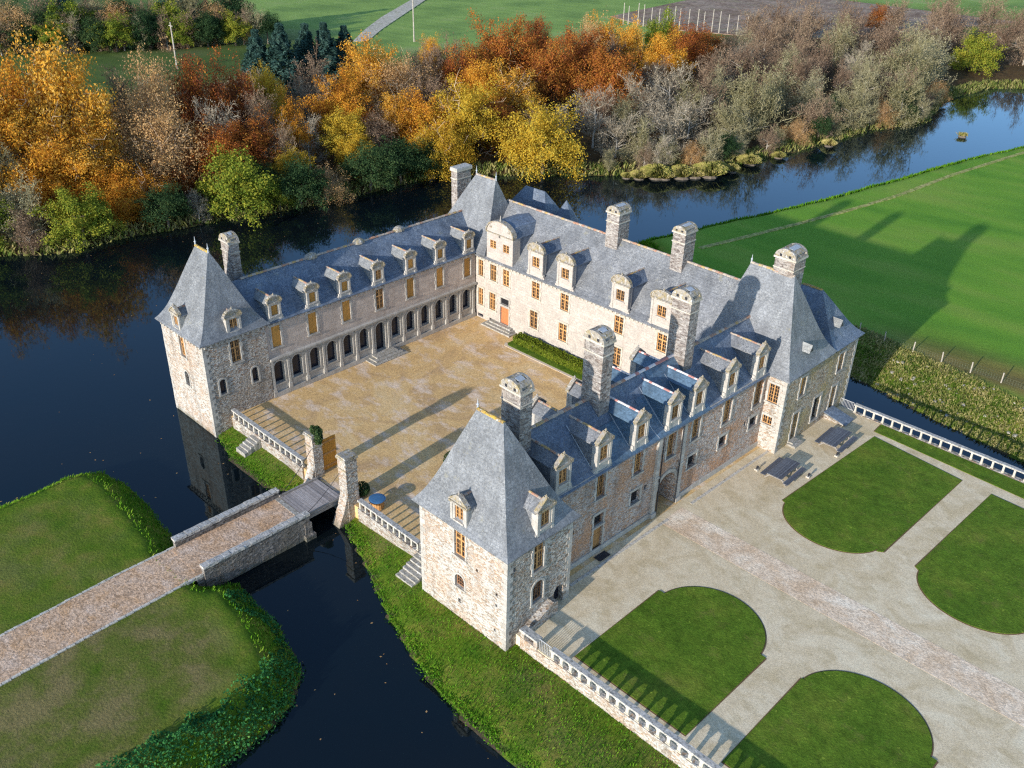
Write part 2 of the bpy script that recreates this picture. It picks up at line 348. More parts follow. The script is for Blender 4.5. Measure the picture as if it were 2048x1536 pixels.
M['sedge'] = leafmat('sedge_blades', [(.16,.18,.04), (.32,.30,.08), (.48,.40,.15), (.58,.47,.24)])
M['hedge'] = leafmat('hedge_leaf', [(.07,.11,.012), (.14,.19,.02), (.22,.26,.03), (.26,.20,.05)])
# ---------------------------------------------------------------- ground, water
LAND_FOREST = [(-140,-1500),(-140,-300),(-90,-80),(-64,-10),(-61,2),(-56,9),(-56,18),(-53,31),(-50,44),(-48.5,62),(-48,70),(-42,78),(-31.5,90),(-23,99.5),(-16,117),(-14,129),(-11,160),(-6,176),(-12,200),(-10,222),(-5,229),(30,240),(200,260),(1600,300),(1600,1600),(-1600,1600),(-1600,-1500)]
LAND_MEADOW = [(-4,70),(-1,83),(4.2,104),(8.8,131),(11,147),(15.8,168),(25,192),(60,208),(200,215),(1600,215),(1600,60),(200,60),(100,50.5),(57,53),(46.5,55),(37.2,56.8),(20,61),(5,64)]
LAND_CASTLE = [(-7.4,.4),(-.3,.4),(.7,-.1),(4.5,-1.1),(10.3,-1.1),(12.8,.6),(13.4,1.6),(18.2,1.6),(20,.4),(24.8,-1.1),(29.4,-2.9),(34,-4.6),(39,-5.6),(45,-5.9),(60,-6.4),(112,-9),(112,46),(75,47.1),(40,47.4),(-7.4,48)]
LAND_ISLAND = [(-3,-1500),(-2,-60),(-2.2,-24),(-2.6,-17),(-3,-13.4),(-1.9,-10.4),(1.7,-9.8),(6.3,-10.1),(11.2,-10.3),(14,-11),(18.8,-11),(19.8,-9.6),(25.8,-9.8),(30.5,-11),(32.4,-12.9),(33.6,-17),(34.5,-24),(36,-40),(38,-80),(60,-1500)]
def sdist(px, py, poly):
    """signed distance, positive inside"""
    d2 = np.full(px.shape, 1e18); ins = np.zeros(px.shape, bool); n = len(poly)
    for i in range(n):
        ax, ay = poly[i]; bx, by = poly[(i + 1) % n]; ex, ey = bx - ax, by - ay
        t = np.clip(((px - ax) * ex + (py - ay) * ey) / (ex * ex + ey * ey), 0, 1)
        d2 = np.minimum(d2, (px - ax - ex * t) ** 2 + (py - ay - ey * t) ** 2)
        if ay != by:
            c = (ay > py) != (by > py); xi = ax + (py - ay) / (by - ay) * ex; ins ^= c & (px < xi)
    d = np.sqrt(d2); return np.where(ins, d, -d)
def ss(a, b, x): t = np.clip((x - a) / (b - a), 0, 1); return t * t * (3 - 2 * t)
def wob(x, y, s, seed):
    r = np.random.default_rng(seed); o = 0
    for k in range(5):
        a = r.uniform(0, 6.28); f = s * (1.7 ** k); o = o + np.sin((x * math.cos(a) + y * math.sin(a)) * f + r.uniform(0, 6.28)) / (1.5 ** k)
    return o / 2.2
def height(x, y):
    """ground height and cover weights at points"""
    w = wob(x, y, .55, 3) * .35
    sf = sdist(x, y, LAND_FOREST) + w * 2.0; sm = sdist(x, y, LAND_MEADOW) + w * .7; sc = sdist(x, y, LAND_CASTLE) + w * .4; si = sdist(x, y, LAND_ISLAND) + w * .6
    bump = wob(x, y, 1.1, 5) * .05
    best = np.maximum(np.maximum(sf, sm), np.maximum(sc, si))
    h = np.where(best < 0, WATER_Z - .15 - np.minimum(1.2, -best * .5), 0)
    hf = WATER_Z + .1 + ss(0, 2.5, sf) * .7 + ss(2, 18, sf) * 1.1 + bump * 2
    near = ss(30, 45, x) * (1 - ss(66, 75, y))
    wid = 3.5 + near * 6; hm = WATER_Z + .1 + ss(0, 1, sm / wid) * (-WATER_Z - .1) + bump * (1 + 2 * near)
    hc = WATER_Z + .12 + ss(0, 1.6, sc) * .35 + ss(1, 5, sc) * (.25 + .35 * (1 - ss(26, 34, x))) + bump
    hi = WATER_Z + .12 + ss(-.2, 2.6, si) * (-WATER_Z - .16) + bump * .4
    for s_, h_ in ((sf, hf), (sm, hm), (sc, hc), (si, hi)): h = np.where((s_ >= 0) & (s_ >= best - 1e-6), h_, h)
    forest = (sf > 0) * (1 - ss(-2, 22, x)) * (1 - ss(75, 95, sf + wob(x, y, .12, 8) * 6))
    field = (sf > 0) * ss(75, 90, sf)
    meadow = (sm > 0) * ss(1.5, 4, sm - near * 5.5)
    medge = near * (1 - ss(66, 82, y)) * ss(61, 65, y)
    worn = (si > 0) * ss(2.5, 5.5, si) * np.where(x > 16.5, .95, .42)
    worn = np.maximum(worn, (sc > 0) * np.clip(.35 + .45 * wob(x, y, .5, 12), 0, .8) * ss(.6, 2, sc))
    mud = np.where(best < .15, 1.0, 0.0)
    return h, (worn, forest, meadow), (field, medge, mud)
def build_ground():
    xs = np.concatenate([np.linspace(-1500, -270, 12), np.arange(-255, -68, 4.0), np.arange(-66, 62, .6), np.arange(62, 130, 1.5), np.linspace(140, 1500, 12)])
    ys = np.concatenate([np.linspace(-1500, -110, 12), np.arange(-100, -32, 2.0), np.arange(-31, 76, .6), np.arange(76, 262, 1.3), np.linspace(270, 1500, 12)])
    X, Y = np.meshgrid(xs, ys); nx, ny = len(xs), len(ys)
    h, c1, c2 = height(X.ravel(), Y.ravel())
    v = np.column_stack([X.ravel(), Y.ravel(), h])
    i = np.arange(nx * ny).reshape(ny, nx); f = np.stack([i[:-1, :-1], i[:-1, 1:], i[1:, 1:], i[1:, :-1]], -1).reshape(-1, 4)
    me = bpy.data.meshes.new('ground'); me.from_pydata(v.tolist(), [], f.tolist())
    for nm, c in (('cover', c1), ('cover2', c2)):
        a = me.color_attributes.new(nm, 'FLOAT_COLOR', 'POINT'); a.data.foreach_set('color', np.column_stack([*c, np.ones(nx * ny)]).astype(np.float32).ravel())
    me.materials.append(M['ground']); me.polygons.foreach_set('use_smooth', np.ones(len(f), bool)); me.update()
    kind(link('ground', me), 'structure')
build_ground()
m = MB(); m.poly([(-1500,-1500,WATER_Z),(1500,-1500,WATER_Z),(1500,1500,WATER_Z),(-1500,1500,WATER_Z)]); kind(link('water', m, M['water']), 'structure')

# platform surfaces
m = MB(); m.prism([(-.6,1.9),(38.3,1.9),(38.3,6.5),(38.9,35.2),(-.6,35.2)], -1.6, 0); kind(link('courtyard', m, M['court']), 'structure')
m = MB(); m.prism([(38.0,1.05),(110,1.05),(110,47.5),(38.9,47.5),(38.9,35.25),(38.31,6.5)], -2.4, .004); kind(link('forecourt', m, [M['forecourt']]), 'structure')
def arc(cx, cy, rx, ry, a0, a1, n=28):
    return [(cx + rx * math.cos(math.radians(a0 + (a1 - a0) * i / n)), cy + ry * math.sin(math.radians(a0 + (a1 - a0) * i / n))) for i in range(n + 1)]
def lawn(poly):
    m = MB(); m.prism(poly, -.02, .055); m.m = 1
    # thin bare edging strip round the turf
    cx = sum(q[0] for q in poly) / len(poly); cy = sum(q[1] for q in poly) / len(poly)
    out = [(x + .11 * (x - cx) / math.hypot(x - cx, y - cy), y + .11 * (y - cy) / math.hypot(x - cx, y - cy)) for x, y in poly]
    m.prism(out, -.02, .020)
    kind(link('lawn', m, [M['lawn'], M['lawn_edge']]), 'structure')
lawn([(44.0,2.5),(53.3,2.5),(53.4,11.9),(52.95,11.9)] + arc(48.75,11.5,4.2,4.0,6,172)[0:] + [(44.5,12.05),(44.1,12.05)])
lawn([(56.05,2.5),(65.4,2.5),(65.4,12.1),(65.0,12.1)] + arc(60.6,11.6,4.4,3.9,6,172) + [(56.55,12.05),(56.1,12.05)])
lawn([(45.6,44.4),(44.75,28.9),(45.1,28.75)] + arc(49.3,29.3,4.25,3.5,187,352) + [(53.55,28.4),(54.0,28.7),(54.5,43.3)])
lawn([(57.15,43.1),(56.6,28.85),(57.0,28.6)] + arc(61.3,29.0,4.3,3.6,187,352) + [(65.6,28.3),(66.0,28.5),(66.5,42.6)])
lawn([(45.2,45.3),(88,43.0),(88,46.6),(45.1,47.0)])
m = MB(); m.prism([(39.2,18.75),(72,18.75),(100,18.9),(100,21.8),(72,21.75),(39.2,21.75)], -.02, .010); kind(link('paved_path', m, M['cobbles']), 'structure')
# drainage kerb along the foot of the gate wing
m = MB(); th = .0275
for i in range(34):
    if 15 <= i <= 18: continue
    y0 = 1.0 + i * .8; o = [(1.15, y0), (1.42, y0), (1.42, y0 + .77), (1.15, y0 + .77)]
    m.prism([(37.72 + a * math.cos(th) + b * math.sin(th), 6.6 - a * math.sin(th) + b * math.cos(th)) for a, b in o], -.02, .03)
kind(link('kerb', m, M['kerb']), 'structure')
# island path with its stone edging
def strip(name, left, right, z, mat, dz=.03):
    m = MB(); n = len(left)
    for i in range(n - 1):
        m.prism([left[i], right[i], right[i + 1], left[i + 1]], z - .12, z)
    return kind(link(name, m, mat), 'structure')
ys_ = [-11.4, -16, -20, -25, -32, -45, -80]
lx = [14.3, 14.3, 14.45, 14.7, 15.1, 15.8, 18]; rx = [18.5, 18.62, 18.75, 18.95, 19.3, 19.9, 22]
strip('gravel_path', list(zip(lx, ys_)), list(zip(rx, ys_)), .02, M['path_gravel'])
m = MB()
for xs_, sgn in ((lx, -1), (rx, 1)):
    for y in np.arange(-60, -11.6, .62):
        x = np.interp(y, ys_[::-1], xs_[::-1]) + random.uniform(-.02, .02); m.rbox(x + (0 if sgn > 0 else -.2), y, -.2, x + (.2 if sgn > 0 else 0), y + .58, .055, .015)
kind(link('path_edging', m, M['kerb']), 'structure')
# track and far plough
strip('farm_track', [(-152.2,131.0),(-166,146),(-181,164),(-215,210),(-260,270)], [(-150.2,134.8),(-163,150),(-178,169.5),(-212,214),(-256,275)], .40, M['track'])
m = MB(); m.prism([(-136,226),(-112,218),(-93,226.5),(-72,234),(-40,330),(-150,330)], .1, .42); kind(link('ploughed_field', m, M['plough']), 'structure')
bp = [(5.7,72.9),(7.9,82.5),(10.2,92.9),(12.5,104.5),(14.6,117.8),(15.9,134.9),(19.5,161),(28,185),(62,203)]
strip('meadow_path', [(x-.4,y+.07) for x, y in bp], [(x+.4,y-.07) for x, y in bp], .09, M['worn_path'])
# ---------------------------------------------------------------- castle kit
MC = {}
def cached(key, fn):
    if key not in MC: MC[key] = fn()
    return MC[key]
def frame_mesh(w, h, style):
    """joinery in a w x h opening, standing on z=0, front at -y"""
    m = MB(); b = .075
    def bar(x0, z0, x1, z1, y0=-.05, y1=.03): m.box(x0, y0, z0, x1, y1, z1)
    if style in ('boards', 'door', 'reddoor'):
        n = max(3, int(w / .17))
        for i in range(n):
            x0 = -w/2 + w * i / n; m.box(x0 + .006, -.035 - (i % 2) * .008, 0, x0 + w / n - .006, .03, h)
        if style != 'boards':
            bar(-w/2, h * .12, w/2, h * .12 + .1, -.07); bar(-w/2, h * .62, w/2, h * .62 + .1, -.07); bar(-w/2, 0, w/2, .06, -.08)
        else: bar(-w/2, 0, w/2, .06, -.06); bar(-w/2, h - .06, w/2, h, -.06)
        return m
    if style == 'grille':
        for i in range(1, int(w / .16)): x = -w/2 + w * i / int(w / .16); bar(x - .014, 0, x + .014, h, -.03, 0)
        for i in range(1, int(h / .2)): z = h * i / int(h / .2); bar(-w/2, z - .014, w/2, z + .014, -.035, .0)
        return m
    bar(-w/2, 0, -w/2 + b, h); bar(w/2 - b, 0, w/2, h); bar(-w/2 + b, 0, w/2 - b, b); bar(-w/2 + b, h - b, w/2 - b, h)
    if style == 'cross':
        zt = h * .64; bar(-.075, b, .075, zt - .07, -.07); bar(-.075, zt + .07, .075, h - b, -.07); bar(-w/2 + b, zt - .07, w/2 - b, zt + .07, -.07)
        for s in (-1, 1):
            xa, xb = (b, 0) if s < 0 else (0, 0)
            lo, hi = (-w/2 + b, -.075) if s < 0 else (.075, w/2 - b)
            bar((lo + hi) / 2 - .014, b, (lo + hi) / 2 + .014, zt - .07, -.03, .01); bar((lo + hi) / 2 - .014, zt + .07, (lo + hi) / 2 + .014, h - b, -.03, .01)
            for k in (1, 2): z = b + (zt - .07 - b) * k / 3; bar(lo, z - .016, hi, z + .016, -.035, .01)
            z = (zt + h) / 2; bar(lo, z - .016, hi, z + .016, -.035, .01)
    elif style == 'sash':
        bar(-.06, b, .06, h - b, -.06)
        for s in (-1, 1):
            lo, hi = (-w/2 + b, -.06) if s < 0 else (.06, w/2 - b)
            bar((lo + hi) / 2 - .018, b, (lo + hi) / 2 + .018, h - b, -.035, .01)
            n = max(2, round(h / .36))
            for k in range(1, n): z = b + (h - 2 * b) * k / n; bar(lo, z - .018, hi, z + .018, -.038, .01)
    elif style == 'archgrid':
        for k in (-1, 0, 1): bar(k * w / 4 - .02, b, k * w / 4 + .02, h - b)
        for k in (1, 2, 3): z = h * k / 4; bar(-w/2 + b, z - .02, w/2 - b, z + .02)
    return m
def window_parts(parent, W4, w, h, style, depth, surround, arch=False, base=None, key2='dressed'):
    fm = {'boards': 'wood_shutter', 'door': 'wood_orange', 'reddoor': 'wood_red', 'grille': 'iron', 'archgrid': 'wood_brown'}.get(style, 'wood_orange')
    nm = {'boards': 'shutter', 'door': 'door', 'reddoor': 'door'}.get(style, 'window')
    if style == 'void': win = part('window', cached(('void', w, h), lambda: pane_mb(w, h).mesh('window', M['void'])), None, parent, W4)
    else:
        win = part(nm, cached((style, w, h), lambda: frame_mesh(w, h, style).mesh(nm, M[fm])), None, parent, W4)
        if style not in ('boards', 'door', 'reddoor'): part('pane', cached(('pane', w, h), lambda: pane_mb(w, h).mesh('pane', M['glass'])), None, win)
    if surround: part('surround', cached(('sur', w, h, depth, arch, key2), lambda: surround_mb(w, h, depth, arch).mesh('surround', M[key2])), None, win)
    return win
def pane_mb(w, h): m = MB(); m.box(-w/2, .0, 0, w/2, .04, h); return m
def surround_mb(w, h, d, arch):
    m = MB(); t = .17; y0, y1 = -d - .05, -d + .12
    if not arch:
        n = max(2, round(h / .45))
        for s in (-1, 1):
            for k in range(n):
                e = .10 if k % 2 else 0; a, b_ = s * (w/2), s * (w/2 + t + e); m.rbox(min(a, b_), y0, h * k / n, max(a, b_), y1, h * (k + 1) / n, .006)
        m.rbox(-w/2 - t - .05, y0 - .02, h, w/2 + t + .05, y1, h + .24, .006); m.rbox(-w/2 - t - .06, y0 - .06, -.16, w/2 + t + .06, y1, 0, .006)
    else:
        r = w/2; zs = h - r
        for s in (-1, 1): m.rbox(min(s * r, s * (r + t)), y0, 0, max(s * r, s * (r + t)), y1, zs, .006)
        n = 9
        for k in range(n):
            a0, a1 = math.pi * k / n, math.pi * (k + 1) / n
            q = [(math.cos(a) * R_, zs + math.sin(a) * R_) for a, R_ in ((a0, r), (a1, r), (a1, r + t), (a0, r + t))]
            m.extr(q, lambda u, v: (u, y0, v), lambda u, v: (u, y1, v))
        m.rbox(-r - t, y0 - .03, -.14, r + t, y1, 0, .006)
    return m
class Face:
    """an outside wall face with real openings: origin O, run e, outward normal e x Z"""
    def __init__(s, O, e, L, z0, z1, parent):
        s.O = Vector(O); s.e = Vector(e).normalized(); s.n = s.e.cross(Vector((0,0,1))); s.L = L; s.z0 = z0; s.z1 = z1; s.h = []; s.p = parent
    def P(s, a, z, d=0): q = s.O + s.e * a - s.n * d; return (q.x, q.y, s.O.z + z)
    def M4(s, a, z, d): o = s.P(a, z, d); y = -s.n; return Matrix(((s.e.x, y.x, 0, o[0]), (s.e.y, y.y, 0, o[1]), (0, 0, 1, o[2]), (0, 0, 0, 1)))
    def win(s, a, z, w, h, style='cross', depth=.2, surround=True, arch=False, sub=None, key2='dressed'):
        s.h.append((a - w/2, a + w/2, z, z + h, depth, arch))
        if style: return window_parts(sub or s.p, s.M4(a, z, depth), w, h, style, depth, surround, arch, key2=key2)
    def build(s, m):
        xs = {0, s.L}; zs = {s.z0, s.z1}
        for x0, x1, z0, z1, d, ar in s.h: xs |= {x0, x1}; zs |= {z0, z1}
        xs = sorted(xs); zs = sorted(zs)
        for i in range(len(xs) - 1):
            for j in range(len(zs) - 1):
                cx, cz = (xs[i] + xs[i+1]) / 2, (zs[j] + zs[j+1]) / 2
                if any(h[0] < cx < h[1] and h[2] < cz < h[3] for h in s.h): continue
                m.poly([s.P(xs[i], zs[j]), s.P(xs[i+1], zs[j]), s.P(xs[i+1], zs[j+1]), s.P(xs[i], zs[j+1])])
        for x0, x1, z0, z1, d, ar in s.h:
            if ar:
                r = (x1 - x0) / 2; c = (x0 + x1) / 2; zq = z1 - r; n = 10
                pts = [(c - r * math.cos(math.pi * k / n), zq + r * math.sin(math.pi * k / n)) for k in range(n + 1)]
                for (a, b), (c_, d_) in zip(pts, pts[1:]):
                    m.poly([s.P(a, b), s.P(c_, d_), s.P(c_, z1 + .0), s.P(a, z1 + .0)]); m.poly([s.P(a, b), s.P(a, b, d), s.P(c_, d_, d), s.P(c_, d_)])
                top = zq
            else:
                m.poly([s.P(x0, z1), s.P(x1, z1), s.P(x1, z1, d), s.P(x0, z1, d)]); top = z1
            for x in (x0, x1): m.poly([s.P(x, z0), s.P(x, top), s.P(x, top, d), s.P(x, z0, d)])
            m.poly([s.P(x0, z0), s.P(x0, z0, d), s.P(x1, z0, d), s.P(x1, z0)])
            m.poly([s.P(x0, z0, d + .05), s.P(x1, z0, d + .05), s.P(x1, z1, d + .05), s.P(x0, z1, d + .05)])
def plain(m, O, e, L, z0, z1): Face(O, e, L, z0, z1, None).build(m)
def quoins(m, x, y, sx, sy, z0, z1):
    """long-and-short corner stones; sx, sy point outward from the corner"""
    z = z0; k = 0
    while z < z1 - .1:
        h = min(random.uniform(.30, .44), z1 - z); lx, ly = (.55, .30) if k % 2 else (.30, .55); o = .025
        m.rbox(min(x + sx * o, x - sx * lx), min(y + sy * o, y - sy * ly), z, max(x + sx * o, x - sx * lx), max(y + sy * o, y - sy * ly), z + h - .015, .008); z += h; k += 1
PROF = [(0,0), (.07,.035), (.14,.078), (.21,.128), (.28,.187), (.36,.265), (.45,.362), (.55,.478), (.66,.608), (.78,.75), (.9,.888), (1,1)]
def pav_roof(x0, x1, y0, y1, ze, rx0, rx1, ry, zr, oh=.38):
    """bell-cast hipped roof: eave rectangle up to a short ridge along x"""
    m = MB(); E = [(x0-oh,y0-oh),(x1+oh,y0-oh),(x1+oh,y1+oh),(x0-oh,y1+oh)]; T = [(rx0,ry-.06),(rx1,ry-.06),(rx1,ry+.06),(rx0,ry+.06)]
    rings = [[(x0-.02,y0-.02,ze-.12),(x1+.02,y0-.02,ze-.12),(x1+.02,y1+.02,ze-.12),(x0-.02,y1+.02,ze-.12)], [(x,y,ze-.10) for x,y in E]]
    for s, g in PROF: rings.append([(a[0]+(b[0]-a[0])*s, a[1]+(b[1]-a[1])*s, ze-.02+(zr-ze)*g) for a, b in zip(E, T)])
    nseg = 7; full = []
    for ri, r in enumerate(rings):
        row = []
        for k in range(4):
            a, b = r[k], r[(k+1)%4]
            for t in range(nseg):
                f = t / nseg; j = 0 if t == 0 or ri < 2 else random.uniform(-.022, .022); row.append((a[0]+(b[0]-a[0])*f, a[1]+(b[1]-a[1])*f, a[2]+(b[2]-a[2])*f+j))
        full.append(row)
    base = len(m.v); n = 4 * nseg
    for row in full: m.v += row
    for j in range(len(full)-1):
        for k in range(n):
            l = (k+1)%n; m.f.append((base+j*n+k, base+j*n+l, base+(j+1)*n+l, base+(j+1)*n+k)); m.mi.append(0)
    m.f.append(tuple(base+(len(full)-1)*n+k for k in range(n))); m.mi.append(0)
    return m
def roof_z(s_, ze, zr):
    for (a, b), (c, d) in zip(PROF, PROF[1:]):
        if s_ <= c: return ze + (zr-ze)*(b+(d-b)*(s_-a)/(c-a))
    return zr
def ridge_mb(a, b, r=.13, seg=.42):
    """row of half-round ridge tiles from a to b"""
    m = MB(); a, b = Vector(a), Vector(b); L = (b - a).length; d = (b - a) / L; side = d.cross(Vector((0,0,1))).normalized(); n = max(1, round(L / seg))
    for i in range(n):
        p0 = a + d * (L * i / n + .008); p1 = a + d * (L * (i+1) / n - .008); rr = r * random.uniform(.92, 1.1); dz = random.uniform(-.012, .012)
        prof = [(rr*1.15*math.cos(math.pi*k/5), rr*1.1*math.sin(math.pi*k/5)-.05+dz) for k in range(6)]
        m.extr(prof, lambda u, v: tuple(p0+side*u+Vector((0,0,v))), lambda u, v: tuple(p1+side*u*1.06+Vector((0,0,v*1.05))))
    return m
def finial_mb(x, y, z, h=.9):
    m = MB(); m.tube([(x,y,z-.15),(x,y,z+h*.35),(x,y,z+h)], [.10,.06,.012], 6); m.dome(x,y,z+h*.33,.11,.11,.13,8,4); return m
def gable_roof(L, wfront, wback, ze, zr, depth, oh=.32, jit=.03):
    """wing roof; local: y along, x=0 front eave wall, ridge at x=-wfront, back wall x=-(wfront+wback)"""
    def prof(sign, w):
        x = [oh, .15, -.25, -.8]; out = []
        sl = (zr - ze) / w
        for q, f in ((oh, .28), (0, .42), (-.5, .62), (-1.1, .82)): out.append((q, ze + max(-.12, -q * sl * f) if q <= 0 else ze - q * sl * .55))
        out.append((-w, zr)); return out
    fr = prof(1, wfront); n = max(2, round(L / .9)); m = MB()
    F_ = []; 
    bk = [(-(wfront + wback) - q, z) for q, z in prof(1, wback)]
    full = fr + bk[::-1][1:]
    # refine the long straight runs
    pts = []
    for (a, b), (c, d) in zip(full, full[1:]):
        k = max(1, round(math.hypot(c-a, d-b) / 1.0))
        for t in range(k): pts.append((a+(c-a)*t/k, b+(d-b)*t/k))
    pts.append(full[-1]); N = len(pts)
    for i in range(n + 1):
        y = L * i / n
        for k, (x, z) in enumerate(pts): m.v.append((x, y, z + (0 if k in (0, N-1) else random.uniform(-jit, jit))))
    for i in range(n):
        for k in range(N-1): m.f.append((i*N+k, i*N+k+1, (i+1)*N+k+1, (i+1)*N+k)); m.mi.append(0)
    # underside and verge ends close the roof as a solid
    b0 = len(m.v)
    for y in (0, L): m.v += [(pts[0][0], y, pts[0][1]-.1), (-.02, y, ze-.14), (-(wfront+wback)+.02, y, ze-.14), (pts[-1][0], y, pts[-1][1]-.1)]
    for k in range(3): m.f.append((b0+k, b0+4+k, b0+5+k, b0+1+k)); m.mi.append(0)
    m.f.append((b0, 0, n*N, b0+4)); m.mi.append(0); m.f.append((b0+3, b0+7, n*N+N-1, N-1)); m.mi.append(0)
    m.f.append(tuple(range(N)) + (b0+3, b0+2, b0+1, b0)); m.mi.append(0)
    m.f.append(tuple(n*N+k for k in range(N-1, -1, -1)) + (b0+4, b0+5, b0+6, b0+7)); m.mi.append(0)
    return m
def dormer_meshes(w, he, rise, D, top, ww, wh, wz, style, stone, roofm, ridgem):
    """front at y=0 facing -y, base z=0; returns (body, roof, pediment, window) meshes"""
    key = ('dormer', w, he, rise, D, top, ww, wh, wz, style, stone, roofm)
    def mk():
        b = MB(); f = Face((-w/2, 0, 0), (1, 0, 0), w, 0, he, None); f.win(w/2, wz, ww, wh, None, .16); f.build(b)
        for s in (-1, 1): b.poly([(s*w/2, 0, 0), (s*w/2, .55, 0), (s*w/2, .55, he), (s*w/2, 0, he)])
        b.poly([(-w/2, .55, 0), (w/2, .55, 0), (w/2, .55, he), (-w/2, .55, he)]); b.poly([(-w/2, 0, he), (w/2, 0, he), (w/2, .55, he), (-w/2, .55, he)])
        for s in (-1, 1):   # pilasters, brackets and side scrolls
            b.rbox(min(s*(w/2-.20), s*(w/2+.03)), -.06, .15, max(s*(w/2-.20), s*(w/2+.03)), .12, he-.02, .006)
            b.rbox(min(s*(w/2), s*(w/2+.26)), -.03, -.02, max(s*(w/2), s*(w/2+.26)), .30, .34, .015); b.rbox(min(s*(w/2), s*(w/2+.15)), -.03, .34, max(s*(w/2), s*(w/2+.15)), .24, .62, .015)
        b.rbox(-ww/2-.1, -.1, wz-.14, ww/2+.1, .05, wz-.01, .006)
        c = MB(); y0, y1 = .50, D
        c.box(-w/2+.03, y0, -.2, w/2-.03, y1, he-.02)
        hw = w/2 + .13; n = 6
        for s in (-1, 1):   # two roof slopes with thickness
            for k in range(n):
                ya, yb = .12 + (D+.4-.12)*k/n, .12 + (D+.4-.12)*(k+1)/n
                ja, jb = random.uniform(-.01,.01), random.uniform(-.01,.01)
                o = [(s*hw, ya, he-.06), (0, ya, he+rise+ja), (0, yb, he+rise+jb), (s*hw, yb, he-.06)]
                c.poly(o if s > 0 else o[::-1]); c.poly([(x, y, z-.07) for x, y, z in (o[::-1] if s > 0 else o)])
            c.poly([(s*hw, .12, he-.06), (s*hw, D+.4, he-.06), (s*hw, D+.4, he-.13), (s*hw, .12, he-.13)])
        c.m = 1; r = ridge_mb((0, .16, he+rise+.03), (0, D+.35, he+rise+.03), .09, .3)
        off = len(c.v); c.v += r.v; c.f += [tuple(q+off for q in f_) for f_ in r.f]; c.mi += [1]*len(r.f)
        q = MB(); pw = w/2 + .12
        q.rbox(-pw, -.14, he-.04, pw, .22, he+.10, .008)
        if top == 'tri': pr = [(-pw, he+.10), (pw, he+.10), (0, he+rise+.26)]
        else:
            hh = rise + .12; pr = [(pw*math.cos(math.pi*k/10), he+.10+hh*math.sin(math.pi*k/10)) for k in range(11)]
        q.extr(pr, lambda u, v: (u, -.04, v), lambda u, v: (u, .20, v))
        # raised moulding along the gable edge
        edge = pr[1:] + [pr[0]] if top == 'tri' else pr
        for (a, z0), (b_, z1) in zip(edge, edge[1:]):
            d = Vector((b_-a, z1-z0)).normalized(); nn = Vector((-d.y, d.x)); nn = nn if nn.y > 0 else -nn
            q.extr([(a, z0), (b_, z1), (b_+nn.x*.11, z1+nn.y*.11), (a+nn.x*.11, z0+nn.y*.11)], lambda u, v: (u, -.13, v), lambda u, v: (u, .24, v))
        zt = max(v for _, v in pr)
        q.tube([(0,.02,zt),(0,.02,zt+.16),(0,.02,zt+.34)], [.09,.06,.02], 6); q.dome(0,.02,zt+.17,.1,.1,.1,8,4)
        for s in (-1, 1): q.dome(s*(pw-.08), .02, he+.12, .09, .09, .22, 8, 4)
        wm = MB(); f0 = frame_mesh(ww, wh, style); wm.v = f0.v; wm.f = f0.f; wm.mi = [0]*len(f0.f)
        if style != 'boards': wm.m = 1; wm.box(-ww/2, 0, 0, ww/2, .03, wh)
        return (b.mesh('dormer', M[stone]), c.mesh('dormer_roof', [M[roofm], M[ridgem]]), q.mesh('pediment', M['lichen']),
                wm.mesh('window', [M['wood_shutter' if style == 'boards' else 'wood_orange'], M['glass']]))
    return cached(key, mk)
def dormer(parent, pos, rz, w=1.5, he=2.0, rise=.55, D=3, top='tri', ww=.8, wh=1.15, wz=.55, style='sash', stone='dressed', roofm='slate_old', ridgem='ridge'):
    b, c, q, wm = dormer_meshes(w, he, rise, D, top, ww, wh, wz, style, stone, roofm, ridgem)
    d = part('dormer', b, None, parent, Matrix.Translation(Vector(pos)) @ Matrix.Rotation(rz, 4, 'Z'))
    part('dormer_roof', c, None, d); part('pediment', q, None, d); part('window', wm, None, d, Matrix.Translation((0, .16, wz))); return d
